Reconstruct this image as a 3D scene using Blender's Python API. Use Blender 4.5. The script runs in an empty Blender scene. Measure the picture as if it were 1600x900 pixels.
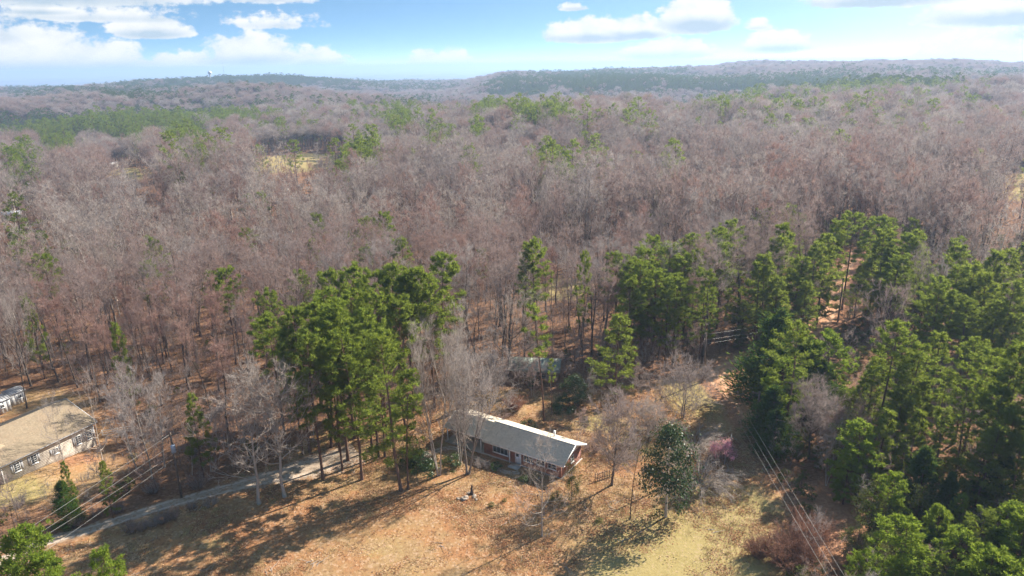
import bpy, bmesh, math, random
import numpy as np
from mathutils import Vector, Matrix

random.seed(7)
RNG = np.random.default_rng(11)
scene = bpy.context.scene
COL = scene.collection

# ------------------------------------------------------------------ camera
CAM_H = 60.0
PITCH = math.radians(17.58)
ROLL = math.radians(-0.85)
F0 = np.array([0, math.cos(PITCH), -math.sin(PITCH)])
R0 = np.array([1.0, 0, 0])
U0 = np.cross(R0, F0)
_c, _s = math.cos(ROLL), math.sin(ROLL)
CR = _c * R0 + _s * U0
CU = -_s * R0 + _c * U0
cam_data = bpy.data.cameras.new('camera')
cam_data.sensor_width = 36.0
cam_data.lens = 1100 / 1600 * 36.0
cam_data.clip_start = 0.5
cam_data.clip_end = 80000
cam = bpy.data.objects.new('camera', cam_data)
COL.objects.link(cam)
_m = Matrix.Identity(4)
for i in range(3):
    _m[i][0], _m[i][1], _m[i][2] = CR[i], CU[i], -F0[i]
_m[2][3] = CAM_H
cam.matrix_world = _m
scene.camera = cam

# ------------------------------------------------------------------ light
SUN_EL = math.radians(36)
SUN_AZ = math.radians(53)            # clockwise from +Y
SDIR = Vector((math.cos(SUN_EL) * math.sin(SUN_AZ), math.cos(SUN_EL) * math.cos(SUN_AZ), math.sin(SUN_EL)))
sl = bpy.data.lights.new('sun', 'SUN')
sl.energy = 4.8
sl.angle = math.radians(0.5)
sl.color = (1.0, 0.93, 0.82)
sun = bpy.data.objects.new('sun', sl)
sun.rotation_euler = SDIR.to_track_quat('Z', 'Y').to_euler()
sun.location = (0, 0, 90)
COL.objects.link(sun)

scene.view_settings.view_transform = 'Standard'
scene.view_settings.look = 'None'
scene.view_settings.gamma = 1.0
scene.view_settings.exposure = 1.32
cy = scene.cycles
cy.max_bounces = 6
cy.diffuse_bounces = 3
cy.glossy_bounces = 2
cy.transmission_bounces = 3
cy.transparent_max_bounces = 6
cy.volume_bounces = 1
cy.use_adaptive_sampling = True
cy.adaptive_threshold = 0.015
cy.use_denoising = True
cy.denoiser = 'OPENIMAGEDENOISE'
cy.denoising_input_passes = 'RGB_ALBEDO_NORMAL'
cy.denoising_prefilter = 'FAST'
scene.render.use_persistent_data = False


# ------------------------------------------------------------------ node helper
class NT:
    def __init__(self, tree):
        self.t = tree
        self.n = tree.nodes
        self.l = tree.links
        self.n.clear()

    def node(self, typ, **kw):
        nd = self.n.new(typ)
        for k, v in kw.items():
            if k == 'ins':
                for kk, vv in v.items():
                    self.put(nd.inputs[kk], vv)
            else:
                setattr(nd, k, v)
        return nd

    def put(self, sock, v):
        if isinstance(v, bpy.types.NodeSocket):
            self.l.new(v, sock)
        else:
            sock.default_value = v

    def math(self, op, a, b=None, c=None, clamp=False):
        nd = self.n.new('ShaderNodeMath')
        nd.operation = op
        nd.use_clamp = clamp
        self.put(nd.inputs[0], a)
        if b is not None:
            self.put(nd.inputs[1], b)
        if c is not None:
            self.put(nd.inputs[2], c)
        return nd.outputs[0]

    def mix(self, f, a, b, blend='MIX'):
        nd = self.n.new('ShaderNodeMix')
        nd.data_type = 'RGBA'
        nd.blend_type = blend
        nd.clamp_factor = True
        self.put(nd.inputs[0], f)
        self.put(nd.inputs[6], a if isinstance(a, bpy.types.NodeSocket) else (*a, 1))
        self.put(nd.inputs[7], b if isinstance(b, bpy.types.NodeSocket) else (*b, 1))
        return nd.outputs[2]

    def noise(self, vec, scale, detail=4, rough=0.55, out=0, dim='3D', dist=0.0):
        nd = self.n.new('ShaderNodeTexNoise')
        nd.noise_dimensions = dim
        if vec is not None:
            self.l.new(vec, nd.inputs['Vector'])
        nd.inputs['Scale'].default_value = scale
        nd.inputs['Detail'].default_value = detail
        nd.inputs['Roughness'].default_value = rough
        nd.inputs['Distortion'].default_value = dist
        return nd.outputs[out]

    def ss(self, x, a, b):
        nd = self.n.new('ShaderNodeMapRange')
        nd.interpolation_type = 'SMOOTHSTEP'
        self.put(nd.inputs[0], x)
        self.put(nd.inputs[1], a)
        self.put(nd.inputs[2], b)
        return nd.outputs[0]


# ------------------------------------------------------------------ world sky with cumulus
world = bpy.data.worlds.new('World')
scene.world = world
world.use_nodes = True
W = NT(world.node_tree)
tc = W.node('ShaderNodeTexCoord')
sep = W.node('ShaderNodeSeparateXYZ', ins={0: tc.outputs['Generated']})
dx, dy, dz = sep.outputs
hor = W.math('SQRT', W.math('ADD', W.math('MULTIPLY', dx, dx), W.math('MULTIPLY', dy, dy)))
hor = W.math('MAXIMUM', hor, 1e-4)
el = W.math('DIVIDE', dz, hor)                       # tan(elevation)
az = W.math('ARCTAN2', dx, dy)                       # azimuth, clockwise from +Y
# the blue deepens quickly above the horizon
zz = W.math('MAXIMUM', el, 0.0)
zlift = W.math('ADD', W.math('MULTIPLY', W.math('POWER', W.math('MINIMUM', W.math('MULTIPLY', zz, 4.5), 1.0), 0.6), 0.75), W.math('MULTIPLY', zz, 0.9))
comb = W.node('ShaderNodeCombineXYZ', ins={0: dx, 1: dy, 2: zlift})
nrm = W.node('ShaderNodeVectorMath', operation='NORMALIZE', ins={0: comb.outputs[0]})
sky = W.node('ShaderNodeTexSky', sky_type='NISHITA', sun_disc=False, sun_elevation=SUN_EL, sun_rotation=SUN_AZ,
             altitude=300.0, air_density=1.0, dust_density=0.6, ozone_density=1.3)
W.l.new(nrm.outputs[0], sky.inputs['Vector'])
hs = W.node('ShaderNodeHueSaturation', ins={'Hue': 0.485, 'Saturation': 1.1, 'Value': 1.06, 'Color': sky.outputs[0]})
SKY_COL = hs.outputs[0]
# cloud field in (azimuth, elevation)
cpos = W.node('ShaderNodeCombineXYZ', ins={0: W.math('MULTIPLY', az, 1.0), 1: W.math('MULTIPLY', el, 1.6), 2: 0.0}).outputs[0]
n1 = W.noise(cpos, 26, 7, 0.58)
n2 = W.noise(cpos, 9, 4, 0.5)
n3 = W.noise(cpos, 70, 6, 0.62)
fluff = W.math('ADD', W.math('MULTIPLY', W.math('SUBTRACT', n1, 0.5), 1.35), W.math('MULTIPLY', W.math('SUBTRACT', n3, 0.5), 1.1))


def px_az(px): return math.atan((px - 800) / 1154.0)
def px_el(px, py): return (101.4 - (px - 800) * 0.01485 - py) / 1120.0


# (px, py of the base line, half width, height, strength) of each cumulus bank
CLOUDS = [(930, 62, 95, 34, 1.0), (1000, 58, 60, 32, 1.0), (1090, 44, 66, 58, 1.15), (1045, 88, 85, 32, .9), (900, 22, 26, 14, .7),
          (1185, 50, 24, 16, .6), (1215, 78, 62, 28, .95), (1370, 18, 125, 40, .95), (1560, 42, 110, 46, 1.1), (1530, 92, 110, 40, .85),
          (672, 107, 38, 34, 1.1), (712, 107, 40, 36, 1.05), (840, 106, 62, 18, 1.0), (90, 22, 230, 44, .95), (170, 44, 150, 24, .6), (85, 40, 50, 18, .85), (250, 62, 60, 30, 1.05),
          (60, 110, 140, 66, 1.0), (160, 108, 90, 50, .8), (400, 96, 80, 46, 1.0), (290, 110, 150, 30, .8), (490, 100, 70, 30, .75), (440, 48, 90, 24, .5), (430, 14, 110, 26, .6),
          (1700, 60, 120, 60, .9), (-150, 70, 160, 60, .9), (1900, 90, 120, 50, .8), (-420, 90, 200, 70, .8)]
field = None
basesh = None
for (cx, cyb, hw, hh, st) in CLOUDS:
    a0, e0 = px_az(cx), px_el(cx, cyb)
    rw, rh = hw / 1154.0, hh / 1120.0
    da = W.math('DIVIDE', W.math('SUBTRACT', az, a0), rw)
    de = W.math('SUBTRACT', el, e0)
    up = W.math('DIVIDE', de, rh)
    dn = W.math('DIVIDE', de, -rh * 0.30)
    dv = W.math('MAXIMUM', up, dn)
    r2 = W.math('ADD', W.math('MULTIPLY', da, da), W.math('MULTIPLY', dv, dv))
    v = W.math('MULTIPLY', W.math('SUBTRACT', 1.0, r2), st)
    lo = W.math('MULTIPLY', W.math('MAXIMUM', v, 0.0), W.ss(up, 0.30, -0.10))
    field = v if field is None else W.math('MAXIMUM', field, v)
    basesh = lo if basesh is None else W.math('MAXIMUM', basesh, lo)
# away from the banks in view, scattered cumulus go on all round the sky
rest = W.math('MULTIPLY', W.math('SUBTRACT', n2, 0.56), 5.0)
restm = W.math('MULTIPLY', W.math('ADD', W.ss(W.math('ABSOLUTE', az), 0.75, 0.95), W.ss(el, 0.16, 0.3), clamp=True), W.ss(el, 0.0, 0.05))
rest = W.math('SUBTRACT', W.math('MULTIPLY', rest, restm), W.math('MULTIPLY', W.math('SUBTRACT', 1.0, restm), 3.0))
field = W.math('MAXIMUM', W.math('MAXIMUM', field, -1.2), rest)
dens = W.ss(W.math('ADD', field, fluff), 0.10, 0.50)
dens = W.math('MULTIPLY', dens, 0.96)
shade = W.math('ADD', W.math('MULTIPLY', basesh, 1.0), W.math('MULTIPLY', W.ss(n1, 0.62, 0.35), 0.30), clamp=True)
CLOUD_COL = W.mix(shade, (5.6, 5.6, 5.5), (2.9, 3.6, 4.2))
allc = W.mix(dens, SKY_COL, CLOUD_COL)
# thin veil near the horizon
bg = W.node('ShaderNodeBackground', ins={'Color': allc, 'Strength': 0.078})
wo = W.node('ShaderNodeOutputWorld')
W.l.new(bg.outputs[0], wo.inputs['Surface'])


# ------------------------------------------------------------------ terrain heights
TH = np.radians([-80, -50, -36, -18, -5, 0, 12, 20, 28, 36, 50, 80])
DD = np.array([0, 150, 250, 350, 500, 700, 900, 1200, 1600, 2000, 2600, 3300, 4500, 6500, 12000, 30000.])
_T = {
    -36: [0, 0, -3, -7, -12, -16, -18, -20, -16, -13, -9, -25, -70, -100, -100, -105],
    -18: [0, 0, -1, -3, -5, -8, -10, -12, -5, 1, 11, -8, -60, -100, -100, -105],
    -5:  [0, 0, -2, -4, -6, -9, -12, -16, -17, -21, -27, -34, -70, -100, -100, -105],
    0:   [0, 0, -3, -5, -6, -8, -12, -17, -10, 11, 2, -20, -70, -100, -100, -105],
    12:  [0, 0, -2, -4, -5, -6, -8, -10, 2, 15, 18, -10, -70, -100, -100, -105],
    20:  [0, 0, 0, -1, -2, -2, -3, 0, 7, 21, 34, 8, -60, -100, -100, -105],
    28:  [0, 0, 0, 0, 0, 1, 2, 5, 12, 22, 31, 8, -60, -100, -100, -105],
    36:  [0, 0, 0, 0, 0, 0, 3, 7, 9, 13, 24, 4, -60, -100, -100, -105],
}
TAB = np.array([_T[-36], _T[-36], _T[-36], _T[-18], _T[-5], _T[0], _T[12], _T[20], _T[28], _T[36], _T[36], _T[36]], float)


def smooth_interp_table(th, D):
    """bicubic-ish interpolation: smoothstep between the rows, linear-smooth along the distance"""
    i = np.clip(np.searchsorted(TH, th) - 1, 0, len(TH) - 2)
    f = np.clip((th - TH[i]) / (TH[i + 1] - TH[i]), 0, 1)
    f = f * f * (3 - 2 * f)
    j = np.clip(np.searchsorted(DD, D) - 1, 0, len(DD) - 2)
    g = np.clip((D - DD[j]) / (DD[j + 1] - DD[j]), 0, 1)
    # catmull-rom along D

    def row(k):
        a = TAB[k, np.clip(j - 1, 0, None)]
        b = TAB[k, j]
        c = TAB[k, j + 1]
        d = TAB[k, np.clip(j + 2, None, len(DD) - 1)]
        m0, m1 = (c - a) * 0.35, (d - b) * 0.35
        g2, g3 = g * g, g * g * g
        return (2 * g3 - 3 * g2 + 1) * b + (g3 - 2 * g2 + g) * m0 + (-2 * g3 + 3 * g2) * c + (g3 - g2) * m1
    return row(i) * (1 - f) + row(i + 1) * f


_rs = np.random.default_rng(5)
_W = []
for wl, amp in ((900, 5.0), (520, 3.2), (310, 2.0), (170, 0.9)):
    for _ in range(4):
        a = _rs.uniform(0, 2 * math.pi)
        _W.append((2 * math.pi / wl * math.cos(a), 2 * math.pi / wl * math.sin(a), _rs.uniform(0, 6.28), amp * 0.55))


def _pd(px, D):
    a = math.atan((px - 800) / 1154.0)
    return (D * math.sin(a), D * math.cos(a))


def dist_line(P, x, y):
    best = np.full(np.shape(x), 1e9)
    for (x1, y1), (x2, y2) in zip(P[:-1], P[1:]):
        dx_, dy_ = x2 - x1, y2 - y1
        t = np.clip(((x - x1) * dx_ + (y - y1) * dy_) / (dx_ * dx_ + dy_ * dy_ + 1e-9), 0, 1)
        best = np.minimum(best, np.hypot(x - x1 - t * dx_, y - y1 - t * dy_))
    return best


# spurs (+) and hollows (-) of the rolling woods: crest line as (column, distance), height, half width
RIDGES = [([_pd(*q) for q in l], a, w) for l, a, w in (
    ([(430, 1250), (600, 1030), (720, 880), (800, 760), (890, 640)], 14, 110),
    ([(520, 1750), (700, 1420), (830, 1150), (960, 900)], -24, 190),
    ([(1060, 880), (1200, 950), (1420, 1020), (1650, 980)], 11, 130),
    ([(1030, 1180), (1200, 1270), (1450, 1300), (1650, 1250)], -18, 150),
    ([(-100, 1400), (100, 1330), (250, 1280), (380, 1320)], 15, 140),
    ([(-100, 1080), (120, 1080), (320, 1050)], -5, 110),
    ([(150, 1850), (330, 1750), (470, 1800)], 15, 170),
    ([(-50, 1620), (200, 1560), (420, 1560)], -16, 130),
    ([(250, 2150), (450, 2150), (600, 2100)], -20, 160),
    ([(780, 1900), (1000, 1850), (1150, 1800)], -8, 140),
    ([(760, 1560), (860, 1640), (980, 1600)], 10, 170),
    ([(1250, 620), (1420, 560), (1600, 600)], 5, 90),
    ([(950, 460), (1080, 520), (1200, 480)], 4, 70),
    ([(200, 620), (380, 640), (520, 600)], -4, 80))]


def hgt(x, y):
    x = np.asarray(x, float)
    y = np.asarray(y, float)
    D = np.hypot(x, y)
    th = np.arctan2(x, np.maximum(y, 1e-6))
    z = smooth_interp_table(th, D)
    n = 0
    for kx, ky, ph, amp in _W:
        n = n + amp * np.sin(kx * x + ky * y + ph)
    k = np.clip((D - 220) / 900, 0, 1)
    z = z + n * k * k * (3 - 2 * k) * 0.75
    for P_, amp, wd in RIDGES:
        z = z + amp * np.exp(-(dist_line(P_, x, y) / wd) ** 2)
    far = np.clip((D - 5000) / 4000, 0, 1)
    z = z + far * 1.6 * n + far * 14 * np.sin(x / 900 + 1.3 * np.sin(y / 1500)) * np.sin(y / 1100)
    # the fall of ground under the house at the left edge, a slight roll in the yard
    z = z - 2.1 * np.exp(-(((x + 66) / 8) ** 2 + ((y - 107) / 11) ** 2))
    z = z + 0.12 * np.sin(x / 9.0 + 0.5) * np.sin(y / 7.0)
    return z


def ray(px, py):
    return F0 + (px - 800) / 1100 * CR - (py - 450) / 1100 * CU


def G(px, py, dz=0.0):
    """the ground point (lifted by dz) seen at a pixel of the 1600x900 photograph"""
    d = ray(px, py)
    if d[2] > -0.003:
        d = d.copy()
        d[2] = -0.003
    lo = 5.0
    ts = np.geomspace(20, 9000, 1500)
    P = np.array([0, 0, CAM_H])[None] + ts[:, None] * d[None]
    below = P[:, 2] < hgt(P[:, 0], P[:, 1]) + dz
    k = int(np.argmax(below)) if below.any() else len(ts) - 1
    a, b = ts[max(k - 1, 0)], ts[k]
    for _ in range(25):
        m = (a + b) / 2
        q = np.array([0, 0, CAM_H]) + m * d
        if q[2] < float(hgt(q[0], q[1])) + dz:
            b = m
        else:
            a = m
    q = np.array([0, 0, CAM_H]) + b * d
    return float(q[0]), float(q[1]), float(hgt(q[0], q[1]))


def proj(x, y, z):
    v = np.stack([np.asarray(x, float), np.asarray(y, float), np.asarray(z, float) - CAM_H], -1)
    d = v @ F0
    d = np.where(d < 1, 1, d)
    return 800 + 1100 * (v @ CR) / d, 450 - 1100 * (v @ CU) / d, d


def poly_world(pts):
    return np.array([G(*p)[:2] for p in pts])


def in_poly(P, x, y):
    x = np.asarray(x)
    y = np.asarray(y)
    inside = np.zeros(x.shape, bool)
    n = len(P)
    for i in range(n):
        x1, y1 = P[i]
        x2, y2 = P[(i + 1) % n]
        if y1 == y2:
            continue
        c = ((y1 > y) != (y2 > y)) & (x < (x2 - x1) * (y - y1) / (y2 - y1) + x1)
        inside ^= c
    return inside


YARD = poly_world([(40, 990), (60, 862), (185, 815), (300, 768), (420, 728), (500, 672), (570, 668), (640, 640), (720, 612), (800, 610), (900, 618), (1000, 600), (1080, 585),
                   (1125, 556), (1180, 556), (1175, 640), (1185, 700), (1215, 770), (1240, 830), (1235, 1000), (1235, 1900), (-200, 1900), (-120, 1000)])
LEFTYARD = poly_world([(-160, 606), (60, 606), (112, 606), (185, 672), (196, 735), (120, 792), (0, 805), (-160, 830)])
ROADPX = [(1338, 395), (1318, 425), (1310, 448), (1303, 475), (1285, 503), (1262, 522), (1235, 540), (1195, 556), (1150, 568), (1126, 580), (1120, 594), (1134, 612), (1158, 632), (1170, 655)]
ROAD = poly_world(ROADPX)
DRIVEPX = [(-60, 905), (70, 848), (140, 828), (215, 803), (300, 778), (380, 757), (440, 742), (500, 726), (560, 708)]
DRIVE = poly_world(DRIVEPX)
FIELDS = [poly_world(p) for p in (
    [(388, 268), (408, 246), (470, 239), (528, 242), (530, 256), (500, 266), (450, 272)],
    [(168, 290), (170, 270), (190, 262), (225, 263), (235, 272), (215, 284)],
    [(1566, 312), (1578, 285), (1600, 262), (1660, 262), (1660, 300), (1600, 314)],
    [(195, 322), (200, 308), (250, 305), (275, 318), (230, 326)],
    [(-40, 352), (0, 338), (60, 326), (80, 331), (50, 346), (0, 356)],
    [(845, 470), (830, 445), (880, 430), (930, 445), (905, 472)])]
FLAWN = poly_world([(850, 520), (850, 480), (930, 470), (930, 510)])


# ------------------------------------------------------------------ object helpers
def link(name, mesh, parent=None):
    o = bpy.data.objects.new(name, mesh)
    COL.objects.link(o)
    if parent is not None:
        o.parent = parent
    return o


def tag(o, label=None, cat=None, group=None, kind=None):
    if label:
        o['label'] = label
    if cat:
        o['category'] = cat
    if group:
        o['group'] = group
    if kind:
        o['kind'] = kind
    return o


def empty(name, loc, rz=0.0):
    o = bpy.data.objects.new(name, None)
    o.empty_display_size = 0.3
    COL.objects.link(o)
    o.location = loc
    o.rotation_euler = (0, 0, rz)
    return o


def mesh_np(name, V, Fc, mats, midx=None, smooth=False):
    me = bpy.data.meshes.new(name)
    V = np.asarray(V, np.float32)
    sizes = np.array([len(f) for f in Fc], np.int32) if not isinstance(Fc, np.ndarray) else np.full(len(Fc), Fc.shape[1], np.int32)
    flat = np.asarray(Fc, np.int32).ravel() if isinstance(Fc, np.ndarray) else np.fromiter((i for f in Fc for i in f), np.int32)
    me.vertices.add(len(V))
    me.vertices.foreach_set('co', V.ravel())
    me.loops.add(len(flat))
    me.loops.foreach_set('vertex_index', flat)
    me.polygons.add(len(sizes))
    starts = np.concatenate([[0], np.cumsum(sizes)[:-1]]).astype(np.int32)
    me.polygons.foreach_set('loop_start', starts)
    me.polygons.foreach_set('loop_total', sizes)
    for m in mats:
        me.materials.append(m)
    if midx is not None:
        me.polygons.foreach_set('material_index', np.asarray(midx, np.int32))
    if smooth:
        me.polygons.foreach_set('use_smooth', np.ones(len(sizes), bool))
    me.update(calc_edges=True)
    return me


class MB:
    """collects verts and faces of one mesh"""
    def __init__(self):
        self.V = []
        self.F = []

    def add(self, V, F):
        o = len(self.V)
        self.V.extend([tuple(map(float, v)) for v in V])
        self.F.extend([tuple(i + o for i in f) for f in F])

    def box(self, x0, x1, y0, y1, z0, z1):
        self.add([(x0, y0, z0), (x1, y0, z0), (x1, y1, z0), (x0, y1, z0), (x0, y0, z1), (x1, y0, z1), (x1, y1, z1), (x0, y1, z1)],
                 [(0, 3, 2, 1), (4, 5, 6, 7), (0, 1, 5, 4), (1, 2, 6, 5), (2, 3, 7, 6), (3, 0, 4, 7)])

    def hexa(self, P):
        """eight corners, bottom four then top four"""
        self.add(P, [(0, 3, 2, 1), (4, 5, 6, 7), (0, 1, 5, 4), (1, 2, 6, 5), (2, 3, 7, 6), (3, 0, 4, 7)])

    def tube(self, pts, rad, sides=4, cap=True):
        pts = np.asarray(pts, float)
        n = len(pts)
        rad = np.broadcast_to(np.asarray(rad, float), (n,))
        V = []
        ref = None
        for i in range(n):
            d = pts[min(i + 1, n - 1)] - pts[max(i - 1, 0)]
            d = d / (np.linalg.norm(d) + 1e-9)
            if ref is None:
                ref = np.array([1, 0, 0]) if abs(d[0]) < 0.8 else np.array([0, 1, 0])
            a = np.cross(d, ref)
            a /= np.linalg.norm(a) + 1e-9
            b = np.cross(d, a)
            for k in range(sides):
                t = 2 * math.pi * k / sides
                V.append(pts[i] + rad[i] * (math.cos(t) * a + math.sin(t) * b))
        F = []
        for i in range(n - 1):
            for k in range(sides):
                k2 = (k + 1) % sides
                F.append((i * sides + k, i * sides + k2, (i + 1) * sides + k2, (i + 1) * sides + k))
        if cap:
            F.append(tuple(range(sides))[::-1])
            F.append(tuple((n - 1) * sides + k for k in range(sides)))
        self.add(V, F)

    def mesh(self, name, mat, smooth=False):
        return mesh_np(name, self.V, self.F, [mat] if not isinstance(mat, list) else mat, smooth=smooth)

    def build(self, name, mat, parent=None, smooth=False):
        return link(name, self.mesh(name, mat, smooth), parent)


# ------------------------------------------------------------------ materials
def new_mat(name):
    m = bpy.data.materials.new(name)
    m.use_nodes = True
    return m, NT(m.node_tree)


def simple_mat(name, col, rough=0.7, var=0.15, scale=6.0, metallic=0.0, bump=0.0, bscale=30, coord='Object'):
    m, T = new_mat(name)
    tcn = T.node('ShaderNodeTexCoord')
    nz = T.noise(tcn.outputs[coord], scale, 5, 0.6)
    dark = tuple(c * (1 - var) for c in col)
    lite = tuple(min(1, c * (1 + var)) for c in col)
    c = T.mix(T.ss(nz, 0.3, 0.7), dark, lite)
    b = T.node('ShaderNodeBsdfPrincipled', ins={'Base Color': c, 'Roughness': rough, 'Metallic': metallic})
    b.inputs['Specular IOR Level'].default_value = 0.3
    if bump:
        bn = T.node('ShaderNodeBump', ins={'Strength': bump, 'Distance': 0.05, 'Height': T.noise(tcn.outputs[coord], bscale, 4)})
        T.l.new(bn.outputs[0], b.inputs['Normal'])
    T.l.new(b.outputs[0], T.node('ShaderNodeOutputMaterial').inputs[0])
    return m


def twig_mat(name, tones, thin=0.0):
    """bark and twig colour of leafless trees; tone goes with the tree and with the stand it grows in"""
    m, T = new_mat(name)
    oi = T.node('ShaderNodeObjectInfo')
    stand = T.noise(oi.outputs['Location'], 0.011, 3, 0.5)
    f = T.math('ADD', T.math('MULTIPLY', stand, 0.75), T.math('MULTIPLY', oi.outputs['Random'], 0.8))
    f = T.math('SUBTRACT', f, 0.28, clamp=True)
    r = T.node('ShaderNodeValToRGB', ins={0: f})
    cr = r.color_ramp
    cr.elements[0].position = 0.12
    cr.elements[0].color = (*tones[0], 1)
    cr.elements[1].position = 0.88
    cr.elements[1].color = (*tones[-1], 1)
    for i, t in enumerate(tones[1:-1]):
        e = cr.elements.new(0.12 + 0.76 * (i + 1) / (len(tones) - 1))
        e.color = (*t, 1)
    b = T.node('ShaderNodeBsdfDiffuse', ins={'Color': r.outputs[0]})
    if thin:                                   # slivers stand for round twigs, whose lit flank shows from every side
        tr = T.node('ShaderNodeBsdfTranslucent', ins={'Color': r.outputs[0]})
        b = T.node('ShaderNodeMixShader', ins={0: thin, 1: b.outputs[0], 2: tr.outputs[0]})
    T.l.new(b.outputs[0], T.node('ShaderNodeOutputMaterial').inputs[0])
    return m


def leaf_mat(name, a, b_, c_, trans=0.35, gloss=0.0, under=None):
    m, T = new_mat(name)
    oi = T.node('ShaderNodeObjectInfo')
    tcn = T.node('ShaderNodeTexCoord')
    nz = T.noise(tcn.outputs['Object'], 0.55, 4, 0.6)
    col = T.mix(T.ss(nz, 0.3, 0.72), a, b_)
    col = T.mix(T.math('MULTIPLY', oi.outputs['Random'], 0.75), col, c_)
    if under is not None:
        geo = T.node('ShaderNodeNewGeometry')
        col = T.mix(geo.outputs['Backfacing'], col, under)
    d = T.node('ShaderNodeBsdfDiffuse', ins={'Color': col})
    tr = T.node('ShaderNodeBsdfTranslucent', ins={'Color': T.mix(0.6, col, (0.34, 0.40, 0.05))})
    mx = T.node('ShaderNodeMixShader', ins={0: trans, 1: d.outputs[0], 2: tr.outputs[0]})
    out = mx.outputs[0]
    if gloss:
        gl = T.node('ShaderNodeBsdfGlossy', ins={'Roughness': 0.35, 'Color': (1, 1, 1, 1)})
        out = T.node('ShaderNodeMixShader', ins={0: gloss, 1: out, 2: gl.outputs[0]}).outputs[0]
    T.l.new(out, T.node('ShaderNodeOutputMaterial').inputs[0])
    return m


M = {}
M['trunk'] = twig_mat('bark_grey', [(.095, .075, .062), (.15, .12, .10), (.25, .21, .175)])
M['twig'] = twig_mat('twigs', [(.33, .27, .245), (.39, .305, .27), (.38, .275, .24), (.33, .285, .265), (.44, .385, .35)], .40)
M['twig_red'] = twig_mat('twigs_red', [(.37, .235, .195), (.40, .265, .22), (.36, .26, .225)], .40)
M['twig_pale'] = twig_mat('twigs_pale', [(.41, .35, .305), (.48, .42, .375), (.44, .375, .33)], .4)
M['twig_rust'] = twig_mat('twigs_rust', [(.30, .155, .105), (.34, .18, .125), (.27, .15, .11)], .35)
M['bark_pale'] = twig_mat('bark_pale', [(.42, .365, .31), (.50, .44, .38), (.38, .33, .28)])
M['bark_dark'] = twig_mat('bark_dark', [(.06, .045, .037), (.085, .065, .05), (.11, .08, .062)])
M['bark_white'] = simple_mat('bark_white', (.62, .58, .53), .8, .25, 2.0)
M['pine_bark'] = twig_mat('pine_bark', [(.12, .075, .055), (.16, .10, .075), (.19, .125, .095)])
M['pine'] = leaf_mat('pine_needles', (.10, .145, .028), (.215, .28, .055), (.165, .21, .05), .48)
M['pine_yellow'] = leaf_mat('yellow_green_needles', (.10, .14, .022), (.235, .28, .06), (.18, .215, .055), .48)
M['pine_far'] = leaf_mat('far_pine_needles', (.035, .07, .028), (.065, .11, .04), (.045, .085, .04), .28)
M['cedar'] = leaf_mat('cedar_needles', (.02, .065, .024), (.055, .13, .035), (.04, .10, .03), .28)
M['olive'] = leaf_mat('olive_leaves', (.075, .085, .03), (.13, .14, .05), (.10, .11, .045), .25)
M['magnolia'] = leaf_mat('magnolia_leaves', (.03, .055, .022), (.055, .09, .03), (.05, .075, .03), .08, .014, under=(.16, .12, .06))
M['shrub'] = leaf_mat('shrub_leaves', (.025, .06, .012), (.05, .10, .02), (.045, .085, .02), .2, .03)
M['bright'] = leaf_mat('bright_leaves', (.12, .20, .025), (.24, .33, .045), (.18, .26, .04), .5)
M['pink'] = leaf_mat('pink_blossom', (.74, .26, .40), (.86, .44, .56), (.72, .32, .45), .4)


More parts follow.
